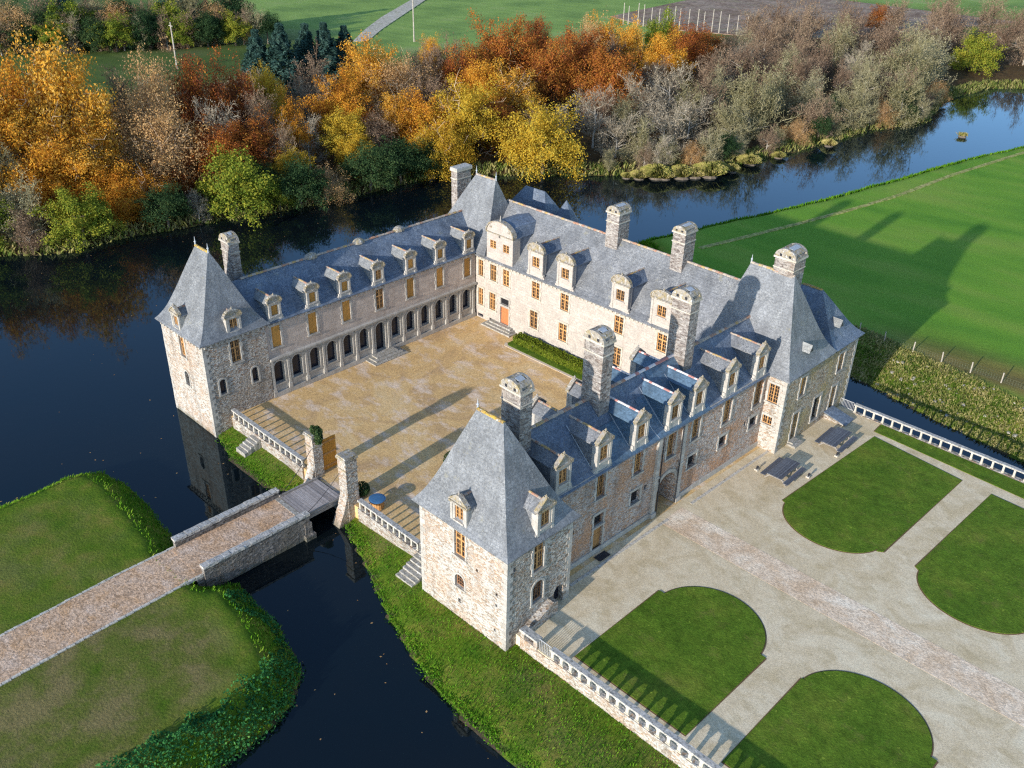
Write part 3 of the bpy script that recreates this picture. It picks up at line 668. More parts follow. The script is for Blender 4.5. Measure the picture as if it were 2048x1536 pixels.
def chimney(parent, x0, x1, y0, y1, zb, zt, cap='barrel', capm='lichen'):
    """stack with string bands; vaulted cap over the x width"""
    m = MB(); n = 14
    for i in range(n):
        a, b = zb+(zt-zb)*i/n, zb+(zt-zb)*(i+1)/n; j = .012
        m.rbox(x0, y0, a, x1, y1, b, j)
    m2 = MB()
    for z, e, h in ((zt, .12, .16), (zt-.95, .06, .10)): m2.rbox(x0-e, y0-e, z, x1+e, y1+e, z+h, .01)
    c = part('chimney', m, M['rubble_chimney'], parent); part('chimney_band', m2, M['dressed_warm'], c)
    k = MB(); xc = (x0+x1)/2; hw = (x1-x0)/2+.08
    if cap == 'barrel':
        hh = hw*.78; N = 12
        pr = [(xc+hw*math.cos(math.pi*i/N), zt+.16+hh*math.sin(math.pi*i/N)) for i in range(N+1)]; pi_ = [(xc+(u-xc)*.86, zt+.16+(v-zt-.16)*.84) for u, v in pr]
        k.extr(pr, lambda u, v: (u, y0-.08, v), lambda u, v: (u, y0+.14, v)); k.extr(pr, lambda u, v: (u, y1-.14, v), lambda u, v: (u, y1+.08, v))
        k.extr(pi_, lambda u, v: (u, y0+.14, v), lambda u, v: (u, y1-.14, v))
        for i in range(N):   # roofing ribs
            if i % 3 == 1: continue
            k.extr([pr[i], pr[i+1], pi_[i+1], pi_[i]], lambda u, v: (u, y0+.14, v), lambda u, v: (u, y1-.14, v))
        k.m = 1; k.extr([pr[4], pr[5], pr[6], (xc, zt+.16+hh*.9)], lambda u, v: (u, y0+.3, v+.015), lambda u, v: (u, y1-.3, v+.015))
        k.m = 2
        for s in (-1, 1): k.box(xc+s*hw*.42-.12, y0-.086, zt+.22, xc+s*hw*.42+.12, y0-.07, zt+.22+hh*.3)
    else: k.rbox(x0-.1, y0-.1, zt+.16, x1+.1, y1+.1, zt+.42, .01)
    part('chimney_cap', k, [M[capm], M['lead'], M['iron']], c)
def cornice_mb(pts, z, step=.55):
    """cut stone eaves cornice with modillions, along runs ((x,y),(x,y)) with outward normal"""
    m = MB()
    for (a, b) in pts:
        a, b = Vector((*a, 0)), Vector((*b, 0)); L = (b-a).length; d = (b-a)/L; n = d.cross(Vector((0,0,1)))
        def bx(s0, s1, o, z0, z1):
            q = [a+d*s0+n*.005, a+d*s1+n*.005, a+d*s1+n*o, a+d*s0+n*o]; m.prism([(v.x, v.y) for v in q], z0, z1)
        bx(0, L, .22, z-.20, z-.06); k = max(1, int(L/step))
        for i in range(k): s0 = (i+.5)*L/k-.10; bx(s0, s0+.20, .17, z-.46, z-.203)
    return m
# ---------------------------------------------------------------- left corner tower
GR = 'slate roofed corner pavilions'
t = thing('corner_tower', 'square rubble stone tower rising straight from the moat beside the arcaded gallery', 'tower', (-3.9, 3.3, WATER_Z), group=GR)
zb = WATER_Z - 1.3
fs = Face((-7.8,0,0), (1,0,0), 7.8, zb, 8.35, t); fe = Face((0,0,0), (0,1,0), 6.7, zb, 8.35, t)
fs.win(3.85, 5.75, .95, 2.15, 'cross'); fs.win(3.75, 2.55, .8, 1.5, 'void', .3, True, True); fs.h += []
fe.win(3.3, 5.5, 1.0, 2.3, 'cross'); fe.win(1.5, 2.65, .68, 1.6, 'void', .3, True, True); fe.win(5.0, 2.65, .68, 1.6, 'void', .3, True, True)
m = MB(); fs.build(m); plain(m, (0,6.7,0), (-1,0,0), 7.8, zb, 8.35); plain(m, (-7.8,6.7,0), (0,-1,0), 6.7, zb, 8.35)
part('wall', m, M['rubble_pale'], t); m = MB(); fe.build(m); part('wall', m, M['rubble_grey'], t)
m = MB(); quoins(m, 0, 0, 1, -1, -1.7, 8.2); part('quoins', m, M['dressed'], t)
m = MB(); quoins(m, -7.8, 0, -1, -1, -1.7, 8.2); part('quoins', m, M['dressed'], t)
part('cornice', cornice_mb([((-7.8,0),(0,0)), ((0,0),(0,6.7))], 8.4), M['dressed'], t)
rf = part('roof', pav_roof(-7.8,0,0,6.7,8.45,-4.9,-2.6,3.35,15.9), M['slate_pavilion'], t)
part('ridge_tiles', ridge_mb((-4.9,3.35,15.9),(-2.6,3.35,15.9)), M['ridge_gold'], rf)
for x in (-4.9,-2.6): part('finial', finial_mb(x,3.35,15.95,.8), M['lead'], rf)
dormer(t, (-4.3,-.06,8.1), 0, 1.45, 2.05, .5, 2.6, 'tri', .75, 1.15, .65)
dormer(t, (.06,3.45,8.1), math.pi/2, 1.5, 2.1, .5, 2.6, 'curve', .8, 1.2, .7)
# ---------------------------------------------------------------- front corner tower
t = thing('corner_tower', 'square stone tower in front on the green moat bank, with a steep flared slate roof', 'tower', (35.2, 3.3, -1.3), group=GR)
X0, X1, zb = 30.67, 39.67, -2.6
fs = Face((X0,0,0), (1,0,0), 9.0, zb, 7.55, t); fe = Face((X1,0,0), (0,1,0), 6.6, zb, 7.55, t)
fs.win(4.3, 4.85, 1.1, 2.25, 'cross'); fs.win(4.25, 1.95, 1.0, 1.2, 'archgrid', .25, True, True); fs.win(4.2, .45, .3, .38, 'void', .3, False)
for a, z in ((6.05,4.55), (8.0,3.6), (8.0,2.6), (7.9,.2)): fs.win(a, z, .2, .26, 'void', .3, False)
fe.win(3.1, 4.75, 1.05, 2.4, 'cross'); fe.win(3.15, 1.75, 1.15, 1.95, 'archgrid', .3, True, True); fe.win(5.45, -.05, 1.0, 1.85, 'void', .45, False, True); fe.win(.65, 6.0, .3, .4, 'void', .3, False)
m = MB(); fs.build(m); plain(m, (X1,6.6,0), (-1,0,0), 9.0, zb, 7.55); plain(m, (X0,6.6,0), (0,-1,0), 6.6, zb, 7.55); part('wall', m, M['rubble_pale'], t)
m = MB(); fe.build(m); part('wall', m, M['rubble_grey'], t)
m = MB(); quoins(m, X1, 0, 1, -1, -1.5, 7.4); part('quoins', m, M['dressed'], t)
m = MB(); quoins(m, X0, 0, -1, -1, -1.5, 7.4); part('quoins', m, M['dressed'], t)
m = MB(); quoins(m, X1, 6.6, 1, 1, 0, 7.4); part('quoins', m, M['dressed'], t)
m = MB(); m.extr([(1.7,-.3),(4.75,-.3),(4.75,1.15),(4.3,1.3),(1.7,.25)], lambda u, v: (X1+.01,u,v), lambda u, v: (X1+.62,u,v)); part('stair_flank', m, M['rubble_grey'], t)
m = MB(); m.box(X0-.06,-.07,7.40,X1+.06,6.67,7.56); part('cornice', m, M['dressed'], t)
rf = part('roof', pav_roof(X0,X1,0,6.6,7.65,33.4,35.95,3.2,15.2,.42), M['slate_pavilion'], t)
part('ridge_tiles', ridge_mb((33.4,3.2,15.2),(35.95,3.2,15.2)), M['ridge_gold'], rf); part('finial', finial_mb(33.4,3.2,15.25,.7), M['lead'], rf)
dormer(t, (34.95,-.06,7.35), 0, 1.6, 2.15, .55, 2.6, 'tri', .85, 1.2, .75)
dormer(t, (X1+.06,3.55,7.45), math.pi/2, 1.6, 2.45, .6, 3.0, 'tri', .85, 1.25, 1.0)
# ---------------------------------------------------------------- right pavilion
t = thing('corner_tower', 'tall double roofed stone pavilion by the picnic tables, a wide chimney on its ridge', 'tower', (36, 41.5, 0), group=GR)
X0, X1, Y0, Y1, zb = 31.5, 40.4, 34.75, 48.3, -2.8
fs = Face((X0,Y0,0), (1,0,0), 8.9, -.1, 7.9, t); fe = Face((X1,Y0,0), (0,1,0), Y1-Y0, zb, 7.9, t)
fs.win(7.75, 5.1, 1.05, 1.9, 'sash', .12); fs.win(7.6, 2.75, 1.0, .85, 'sash', .12)
fe.win(3.2, 5.0, 1.0, 2.1, 'boards', .3); fe.win(10.55, 4.9, 1.0, 2.0, 'boards', .3); fe.win(3.05, .35, 1.0, 2.9, 'door', .35); fe.win(7.0, .8, 1.25, 2.6, 'grille', .3); fe.win(10.4, .25, 1.0, 3.0, 'boards', .3)
m = MB(); fs.build(m); part('wall', m, M['rubble_pale'], t); m = MB(); fe.build(m); plain(m, (X1,Y1,0), (-1,0,0), 8.9, zb, 7.9); plain(m, (X0,Y1,0), (0,-1,0), Y1-Y0, zb, 7.9); part('wall', m, M['rubble_ochre'], t)
m = MB(); quoins(m, X1, Y0, 1, -1, 0, 7.8); part('quoins', m, M['dressed'], t)
m = MB(); quoins(m, X1, Y1, 1, 1, -1.5, 7.8); part('quoins', m, M['dressed'], t)
m = MB(); m.box(X0-.06,Y0-.07,7.75,X1+.07,Y1+.07,7.91); part('cornice', m, M['dressed'], t)
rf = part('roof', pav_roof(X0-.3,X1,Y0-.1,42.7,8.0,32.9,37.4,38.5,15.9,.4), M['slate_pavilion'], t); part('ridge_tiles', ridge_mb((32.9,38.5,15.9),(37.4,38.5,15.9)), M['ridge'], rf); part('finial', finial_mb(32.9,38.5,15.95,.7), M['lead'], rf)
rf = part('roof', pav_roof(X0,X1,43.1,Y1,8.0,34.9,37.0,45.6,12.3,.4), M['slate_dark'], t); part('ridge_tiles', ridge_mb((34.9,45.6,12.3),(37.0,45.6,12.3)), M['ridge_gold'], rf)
def lucarne(x, y, z):
    m = MB(); m.extr([(-.42,0),(.42,0),(0,.72)], lambda u, v: (x+.55,y+u,z+v), lambda u, v: (x-1.1,y+u,z+v+.05)); m.m = 1; m.extr([(-.2,.1),(.2,.1),(0,.45)], lambda u, v: (x+.565,y+u,z+v), lambda u, v: (x+.552,y+u,z+v))
    part('roof_vent', m, [M['slate_dormer'], M['iron']], t)
lucarne(39.95, 38.1, 9.55); lucarne(39.2, 45.3, 9.4)
chimney(t, 35.25, 37.25, 38.35, 40.3, 13.6, 17.2)
# ---------------------------------------------------------------- far left pavilion at the back corner
t = thing('corner_tower', 'slate pavilion where the arcaded gallery meets the white main building, plain slab chimney', 'tower', (-3.6, 38, 0), group=GR)
m = MB(); m.box(-8.0,35.3,-2.8,.9,42.0,7.9); m.box(-6,42.0,-2.8,4.6,48,8.2); part('wall', m, M['rubble_pale'], t)
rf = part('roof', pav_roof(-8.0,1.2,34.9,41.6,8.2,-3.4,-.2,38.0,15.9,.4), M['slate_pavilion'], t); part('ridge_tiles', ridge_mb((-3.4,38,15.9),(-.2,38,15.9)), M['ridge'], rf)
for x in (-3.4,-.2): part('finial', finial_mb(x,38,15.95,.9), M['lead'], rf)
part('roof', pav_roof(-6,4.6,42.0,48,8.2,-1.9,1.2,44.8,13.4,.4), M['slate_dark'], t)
m = MB(); m.prism([(4.3+1.35*math.cos(a*math.pi/4+.39), 45.2+1.35*math.sin(a*math.pi/4+.39)) for a in range(8)], -2.8, 10.6); part('stair_turret', m, M['rubble_pale'], t)
m = MB(); n = 8
for a in range(n):
    q = lambda k, r, z: (4.3+r*math.cos((a+k)*math.pi/4+.39), 45.2+r*math.sin((a+k)*math.pi/4+.39), z)
    m.poly([q(0,1.6,10.55), q(1,1.6,10.55), q(1,.9,11.7), q(0,.9,11.7)]); m.poly([q(0,.9,11.7), q(1,.9,11.7), q(1,.05,13.0), q(0,.05,13.0)])
part('turret_roof', m, M['slate_dark'], t)
chimney(t, -6.65, -5.65, 37.0, 39.2, 9.0, 15.75, 'slab', 'coping')
# ---------------------------------------------------------------- arcaded gallery wing
t = thing('gallery_wing', 'long gallery wing with thirteen round arches and orange shutters along the courtyard', 'building', (-3.9, 20.7, 0))
YG, LG_ = 6.72, 28.0
f = Face((-.12,YG,0), (0,1,0), LG_, -.2, 4.2, t); arcs = [7.75,9.85,12.0,14.1,16.2,18.3,20.5,22.65,24.75,26.9,29.0,31.15,33.25]
for i, y in enumerate(arcs):
    w = 1.2 if i != 6 else 1.3; z = 1.4 if i != 6 else .45; f.win(y-YG, z, w, 3.85-z, 'void', .45, True, True)
for y in (8.8, 13.2, 22.7, 26.9, 31.2): f.win(y-YG, .25, .7, .32, 'void', .3, False)
m = MB(); f.build(m); part('arcade_wall', m, M['dressed'], t)
f = Face((-.12,YG,0), (0,1,0), LG_, 4.2, 8.3, t)
for i, y in enumerate((7.85,12.1,16.3,20.65,24.9,29.2,33.4)): f.win(y-YG, 5.45, 1.0, 2.3, 'cross' if i == 3 else 'boards', .14)
m = MB(); f.build(m); plain(m, (-7.8,YG+LG_,0), (0,-1,0), LG_, -2.8, 8.3); part('wall', m, M['ashlar_pink'], t)
def column_mb():
    m = MB(); m.rbox(-.02,-.17,.72,.17,.17,1.0,.004); m.rbox(-.02,-.12,1.0,.12,.12,3.7,.004); m.rbox(-.02,-.16,3.7,.16,.16,3.86,.004); m.rbox(-.02,-.13,3.86,.13,.13,4.12,.004); m.rbox(-.02,-.2,.5,.2,.2,.72,.004); return m
cm = column_mb().mesh('column', M['dressed'])
for y in [6.95]+[(a+b)/2 for a, b in zip(arcs, arcs[1:])]+[34.3]: part('column', cm, None, t, Matrix.Translation((-.12, y, 0)))
m = MB(); m.rbox(-.14,YG+.05,4.13,.14,YG+LG_-.1,4.30,.004); m.rbox(-.14,YG+.05,4.30,.24,YG+LG_-.1,4.42,.004); m.rbox(-.14,YG+.05,.02,.06,19.8,.5,.004); m.rbox(-.14,21.2,.02,.06,YG+LG_-.1,.5,.004); part('string_course', m, M['dressed'], t)
part('cornice', cornice_mb([((-.12,YG),(-.12,YG+LG_))], 8.36, .62), M['dressed'], t)
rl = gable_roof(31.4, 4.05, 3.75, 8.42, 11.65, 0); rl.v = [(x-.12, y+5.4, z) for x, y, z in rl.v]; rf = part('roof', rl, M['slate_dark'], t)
part('ridge_tiles', ridge_mb((-4.17,7,11.68),(-4.17,36.6,11.68)), M['ridge'], rf)
for y in (15.3, 21.4, 26.9): m = MB(); m.dome(-4.25,y,11.55,.55,.75,.55,9,4); part('vent_tile', m, M['lichen'], rf)
for i, y in enumerate((7.95,12.3,16.25,20.6,25.0,29.25,33.6)):
    dormer(t, (.0,y,8.15), math.pi/2, 1.3, 2.05, .48, 2.7, 'curve', .72, 1.05, .75, 'sash' if i == 3 else 'boards', 'dressed', 'slate_dormer')
chimney(t, -6.85, -5.05, 6.9, 7.8, 8.6, 14.9)
# ---------------------------------------------------------------- main building
t = thing('main_building', 'white stone main building closing the courtyard, with cross windows and tall dormers', 'building', (16, 39.8, 0))
f = Face((-.1,34.8,0), (1,0,0), 31.6, -.1, 8.0, t)
for x, w in ((.75,.8),(2.8,1.0),(4.85,1.0),(9.45,1.15),(13.7,1.15),(21.15,1.15),(26.6,1.15)): f.win(x+.1, 5.45, w, 1.95, 'cross', .13, key2='dressed_warm')
for x, w in ((.75,.8),(2.7,1.0),(9.3,1.15),(13.65,1.15),(21.15,1.15)): f.win(x+.1, 1.75, w, 2.1, 'cross', .13, key2='dressed_warm')
f.win(4.8, .55, 1.35, 2.15, 'reddoor', .2); f.win(4.8, 3.0, 1.3, .8, 'grille', .2)
for x in (.8, 2.75): f.win(x, .15, .9, .38, 'void', .25, False)
m = MB(); f.build(m); plain(m, (31.5,44.8,0), (-1,0,0), 31.6, -2.8, 8.0); part('wall', m, M['ashlar_white'], t)
part('cornice', cornice_mb([((.0,34.8),(31.5,34.8))], 8.05), M['dressed_warm'], t)
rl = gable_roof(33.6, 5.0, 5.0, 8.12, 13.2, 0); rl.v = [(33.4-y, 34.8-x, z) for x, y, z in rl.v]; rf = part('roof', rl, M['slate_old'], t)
part('ridge_tiles', ridge_mb((0,39.8,13.24),(33.2,39.8,13.24)), M['ridge'], rf)
for x, top in ((9.35,'curve'),(13.6,'curve'),(21.05,'curve'),(26.2,'curve')):
    dormer(t, (x,34.74,7.9), 0, 2.1 if x != 26.2 else 2.5, 3.0, .75, 4.0, top, 1.05, 1.15, 1.25, 'sash', 'ashlar_white', 'slate_dark')
# big two-light dormer with a round gable
w, he = 4.1, 3.4
b = MB(); fb = Face((1.75,34.72,7.9), (1,0,0), w, 0, he, t); M4s = []
for a in (1.0, 3.05): fb.win(a, 1.5, .95, .95, None, .14); M4s.append(fb.M4(a, 1.5, .14))
fb.win(2.0, 3.0, .26, .38, None, .2); fb.build(b)
N = 14; pr = [(3.8+w/2*math.cos(math.pi*k/N), 7.9+he+1.45*math.sin(math.pi*k/N)) for k in range(N+1)]
b.extr(pr, lambda u, v: (u,34.72,v), lambda u, v: (u,35.2,v))
for s in (1.75, 5.85): b.poly([(s,34.72,7.9),(s,35.9,7.9),(s,35.9,11.3),(s,34.72,11.3)])
d = part('dormer', b, M['ashlar_white'], t)
c = MB(); c.box(1.8,35.85,7.8,5.8,39.4,11.25)
pr2 = [(3.8+(w/2+.1)*math.cos(math.pi*k/4), 7.9+he-.05+1.5*math.sin(math.pi*k/4)) for k in range(5)]; c.extr(pr2, lambda u, v: (u,35.21,v), lambda u, v: (u,39.6,v))
part('dormer_roof', c, [M['slate_dark']], d)
q = MB(); 
for (a, z0), (b_, z1) in zip(pr, pr[1:]): q.extr([(a,z0),(b_,z1),(3.8+(b_-3.8)*1.06,z1+.10),(3.8+(a-3.8)*1.06,z0+.10)], lambda u, v: (u,34.58,v), lambda u, v: (u,35.25,v))
for a, z in ((2.35,11.95),(5.2,11.95)): q.dome(a,34.72,z-.15,.2,.12,.3,8,4)
q.rbox(1.65,34.62,11.18,5.95,34.9,11.30,.005); part('pediment', q, M['lichen'], d)
for m4 in M4s:
    wm = frame_mesh(.95,.95,'sash'); wm.m = 1; wm.box(-.475,0,0,.475,.03,.95); part('window', wm, [M['wood_orange'], M['glass']], d, m4)
m = MB(); m.tube([(3.8,34.8,12.85),(3.8,34.8,13.5)],[.1,.03],6); part('finial', m, M['dressed'], d)
chimney(t, 15.35, 16.98, 38.9, 40.7, 11.4, 16.0); chimney(t, 23.75, 25.2, 38.9, 40.7, 11.4, 16.2)
m = MB()
for k in range(3): m.rbox(2.7-.35*(2-k)*.9, 33.5+.38*k, -.02, 6.1+.35*(2-k)*.9, 34.78, .18*(k+1)-.02, .012)
part('steps', m, M['step_stone'], t)
# ---------------------------------------------------------------- gate wing (slightly skewed)
t = thing('gate_wing', 'gate wing with carriage arch and seven dormers, roof partly relaid in blue slate', 'building', (37.72,6.6,0), -.0275, worldgeo=False)
LW = 28.4
f = Face((0,0,0), (0,1,0), LW, -.3, 8.15, t)
for y, w, z0, z1 in ((5.3,1.0,5.45,7.75),(9.75,1.05,5.6,7.8),(14.0,1.1,5.2,7.6),(17.35,1.1,5.5,7.65),(21.95,1.2,5.2,7.65),(26.8,1.3,5.0,7.7)): f.win(y, z0, w, z1-z0, 'sash', .28, True)
for y, w, z0, z1 in ((5.35,1.1,2.75,3.85),(9.8,1.15,2.65,3.95),(17.35,1.2,2.7,3.95),(21.9,1.2,2.75,3.9),(26.7,1.3,2.75,3.9)): f.win(y, z0, w, z1-z0, 'grille', .3, True)
for y, z in ((11.1,3.35),(25.35,3.4),(2.35,3.3)): f.win(y, z, .36, .48, 'void', .3, False)
f.win(5.38, .1, 1.1, 2.45, 'door', .25)
f.win(13.97, -.25, 2.5, 3.85, None, 2.2, False, True)
m = MB(); f.build(m); fc = Face((-7.8,LW,0), (0,-1,0), LW, -.3, 8.0, t)
for y in (6.1,10.5,18.7): fc.win(LW-y, 5.3, 1.0, 2.0, 'cross', .2); fc.win(LW-y, 1.5, 1.0, 2.0, 'cross', .2)
part('wall', m, M['rubble_rust'], t); m = MB(); fc.build(m); part('wall', m, M['rubble_pale'], t)
m = MB()   # gate: pilasters, arch ring, imposts, inner doors
for a in (12.25, 15.6): m.rbox(-.02,a-.22,-.25,.22,a+.22,8.0,.006); m.rbox(-.02,a-.32,-.25,.34,a+.32,.45,.01); m.rbox(-.02,a-.28,3.9,.28,a+.28,4.1,.006)
for k in range(11):
    a0, a1 = math.pi*k/11, math.pi*(k+1)/11; pr = [(13.97+r*math.cos(a), 2.35+r*math.sin(a)) for a, r in ((a0,1.25),(a1,1.25),(a1,1.6),(a0,1.6))]
    m.extr(pr, lambda u, v: (-.02,u,v), lambda u, v: (.09,u,v))
m.rbox(-.02,12.47,7.78,.16,15.38,8.0,.006); part('gate_surround', m, M['dressed'], t)
m = MB(); m.box(-2.15,12.72,-.2,-2.05,15.22,3.6); m.box(-2.05,13.9,-.2,-2.0,14.0,3.4); part('carriage_door', m, M['wood_brown'], t)
m = MB(); m.box(-.06,.3,7.98,.16,LW,8.16); m.rbox(.0,.3,-.2,.10,12.0,.5,.01); m.rbox(.0,15.95,-.2,.10,LW-.1,.5,.01); part('cornice', m, M['dressed'], t)
for y in (12.62, 15.18):
    m = MB(); m.tube([(.26,y,7.9),(.26,y,.1)], .055, 6); part('drainpipe', m, M['iron'], t)
m = MB(); m.box(.35,4.75,-.02,1.0,6.0,.06); part('cellar_grate', m, M['iron'], t)
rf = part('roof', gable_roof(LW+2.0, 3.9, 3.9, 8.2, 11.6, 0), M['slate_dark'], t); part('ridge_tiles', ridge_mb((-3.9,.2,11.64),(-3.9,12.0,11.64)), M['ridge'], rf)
part('ridge_tiles', ridge_mb((-3.9,12.05,11.65),(-3.9,18.9,11.65)), M['ridge_new'], rf); part('ridge_tiles', ridge_mb((-3.9,18.95,11.64),(-3.9,30.0,11.64)), M['ridge'], rf)
def slope_z(x):
    q = [(.32, 8.2-.32*.872*.55), (0, 8.2), (-.5, 8.2+.5*.872*.62), (-1.1, 8.2+1.1*.872*.82), (-3.9, 11.6)]
    for (a, b), (c, d) in zip(q, q[1:]):
        if x >= c: return b+(d-b)*(x-a)/(c-a)
    return 11.6
def patch(y0, y1, xa, xb):
    m = MB(); xs = [xa]+[x for x in (0,-.5,-1.1,-1.8,-2.6,-3.3) if xb < x < xa]+[xb]
    for a, b in zip(xs, xs[1:]):
        m.poly([(a,y0,slope_z(a)+.045),(a,y1,slope_z(a)+.045),(b,y1,slope_z(b)+.045),(b,y0,slope_z(b)+.045)])
    for y in (y0, y1): m.poly([(x,y,slope_z(x)+.045) for x in xs]+[(x,y,slope_z(x)-.02) for x in xs[::-1]])
    return m
m = patch(6.25,11.9,.33,-2.15); m2 = patch(11.9,18.75,.33,-2.6); m3 = patch(14.4,18.75,-2.6,-3.88)
for q in (m2, m3): o = len(m.v); m.v += q.v; m.f += [tuple(k+o for k in g_) for g_ in q.f]; m.mi += q.mi
part('new_slates', m, M['slate_new'], rf)
for y, xs in ((11.9, [.3,0,-.5,-1.1]),)+tuple((y-.85, [-.3,-.5,-1.1,-1.8,-2.6,-3.1]) for y in (9.7,13.9,17.2,5.3)):   # lead abutments beside the dormers
    m = MB()
    for a, b in zip(xs, xs[1:]): m.poly([(a,y-.05,slope_z(a)+.062),(a,y+.05,slope_z(a)+.062),(b,y+.05,slope_z(b)+.062),(b,y-.05,slope_z(b)+.062)])
    part('flashing', m, M['lead'], rf)
for y, kd in ((.85,'o'),(5.3,'h'),(9.7,'n'),(13.95,'n'),(17.2,'n'),(21.85,'o'),(26.4,'o')):
    dormer(t, (.06,y,8.0), math.pi/2, 1.55, 2.6, .62, 3.4, 'tri', .85, 1.25, 1.0, 'sash', 'dressed', 'slate_new' if kd == 'n' else 'slate_old', 'ridge_new' if kd in 'nh' else 'ridge')
for y, kd in ((6.1,'o'),(10.5,'o'),(14.8,'n'),(18.7,'n')):
    dormer(t, (-7.86,y,7.7), -math.pi/2, 1.5, 2.1, .6, 3.4, 'tri', .8, 1.1, .6, 'sash', 'dressed', 'slate_new' if kd == 'n' else 'slate_old', 'ridge_new' if kd == 'n' else 'ridge')
for yl, zt in ((-.32,15.75),(8.27,16.65),(19.0,16.8)): chimney(t, -3.66-.95, -3.66+.95, yl-.6, yl+.6, 10.2, zt)
# ---------------------------------------------------------------- balustrades
def balustrade(label, x0, x1, y, zb, step, loc, ztop=.95, arched=False, wall_mat='rubble_grey', t=.30):
    """stone balustrade on its retaining wall; each baluster is a part"""
    o = thing('balustrade', label, 'balustrade', loc, group='stone balustrades round the courts')
    m = MB(); n = max(1, round((x1-x0)/1.3))
    for i in range(n): m.rbox(x0+(x1-x0)*i/n, y-t/2-.06, zb, x0+(x1-x0)*(i+1)/n, y+t/2+.06, .06, .012)
    part('retaining_wall', m, M[wall_mat], o)
    m = MB()
    for i in range(n): m.rbox(x0+(x1-x0)*i/n+.004, y-t/2-.06, ztop-.15, x0+(x1-x0)*(i+1)/n-.004, y+t/2+.06, ztop, .012)
    part('rail', m, M['coping'], o)
    k = max(1, round((x1-x0)/step)); b = MB()
    if arched:
        b.rbox(-.20,-.15,.04,.20,.15,.16,.005); b.rbox(-.12,-.12,.16,.12,.12,.62,.005); b.rbox(-.19,-.14,.62,.19,.14,.71,.005); b.rbox(-.25,-.14,.71,.25,.14,ztop-.145,.005)
    else: b.rbox(-.12,-.11,.04,.12,.11,.16,.004); b.rbox(-.085,-.085,.16,.085,.085,ztop-.20,.004); b.rbox(-.12,-.11,ztop-.20,.12,.11,ztop-.145,.004)
    me = b.mesh('baluster', M['dressed_warm'])
    for i in range(k+1): part('baluster', me, None, o, Matrix.Translation((x0+.16+(x1-x0-.32)*i/k, y, 0)))
    return o
balustrade('balustrade from the left tower to the gate pillar, above a small mossy bank', .35, 12.2, 1.95, -1.35, .93, (6,1.95,-1.1))
balustrade('balustrade from the gate pillar to the railed stair, above the green bank', 20.3, 28.05, 1.95, -1.45, .80, (24,1.95,-1.1))
balustrade('long balustrade bordering the forecourt lawns on the moat bank side', 42.95, 76, 1.2, -1.75, .82, (59,1.2,-1.3), arched=True, wall_mat='rubble_pale')
balustrade('long balustrade above the narrow blue moat on the meadow side', 42.0, 76, 47.3, -2.9, .97, (59,47.3,-2), ztop=.98, wall_mat='rubble_grey')
o = thing('parapet_wall', 'short stone parapet closing the corner between front tower and iron railing', 'wall', (40.8,1.2,-1.3))
m = MB(); m.rbox(40.15,.96,-1.75,41.75,1.44,.15,.012); m.rbox(40.15,1.0,.15,40.5,1.4,.72,.01); m.rbox(41.4,1.0,.15,41.75,1.4,.72,.01); part('wall', m, M['rubble_pale'], o)
m = MB(); m.rbox(40.1,.9,.72,41.8,1.5,.9,.012); part('coping', m, M['coping'], o)
def railing(label, a, b, loc, z0=.05, z1=.98):
    o = thing('iron_railing', label, 'railing', loc, group='iron railings closing balustrade gaps'); a, b = Vector((*a,0)), Vector((*b,0)); L = (b-a).length; d = (b-a)/L
    m = MB(); 
    for z in (z0+.08, z1): m.tube([tuple(a+Vector((0,0,z))), tuple(b+Vector((0,0,z)))], .032, 5)
    part('rail', m, M['iron_pale'], o); m = MB(); n = max(2, round(L/.15))
    for i in range(n+1): q = a+d*(L*i/n); m.box(q.x-.016,q.y-.016,z0,q.x+.016,q.y+.016,z1)
    part('bars', m, M['iron_pale'], o); return o
railing('pale iron railing in the gap of the front forecourt balustrade', (41.8,1.2), (42.9,1.2), (42.3,1.2,0), -.1, .95)
o = link('parapet_sill', MB()) if False else None
o = thing('retaining_wall', 'low wall under the pale iron railing of the front forecourt', 'wall', (42.35,1.2,-1.3)); m = MB(); m.rbox(41.76,.97,-1.75,42.94,1.43,-.06,.012); part('wall', m, M['rubble_pale'], o)
railing('pale iron railing at the head of the stair beside the front tower', (28.2,1.9), (30.6,1.9), (29.4,1.9,0))
railing('pale iron railing by the right pavilion above the moat', (40.45,47.3), (41.9,47.3), (41.2,47.3,0))
o = thing('retaining_wall', 'low wall under the stair head railing beside the front tower', 'wall', (29.4,2,-1)); m = MB(); m.rbox(28.1,1.75,-1.5,30.6,2.2,.04,.01); part('wall', m, M['rubble_grey'], o)
def stair(label, x0, x1, ytop, n, ztop, run=.36, rise=.17):
    m = MB()
    for k in range(n): m.rbox(x0+random.uniform(-.03,.03), ytop-run*(k+1), -1.8, x1+random.uniform(-.03,.03), ytop-run*k-.01, ztop-rise*(k+1), .018)
    return tag(link('garden_stair', m, M['step_stone']), label, 'stair')
stair('worn stone stair going down to the bank beside the front tower', 27.95, 29.9, 1.72, 6, .06); stair('little stone stair on the mossy bank near the left tower', 3.9, 5.4, 1.72, 5, -.05)
m = MB()
for k in range(3): e = .42*(2-k); m.rbox(-.1, 19.05-e, -.02, 1.0+e*.9, 21.95+e, .155*(k+1)-.02, .012)
tag(link('courtyard_steps', m, M['step_stone']), 'broad stone steps up to the taller middle arch of the gallery', 'steps')
m = MB(); m.rbox(40.42,36.9,0,41.35,38.4,.2,.02); m.rbox(40.42,37.1,.2,40.95,38.2,.36,.02); tag(link('door_steps', m, M['step_stone']), 'mossy doorstep stones at the foot of the right pavilion', 'steps')
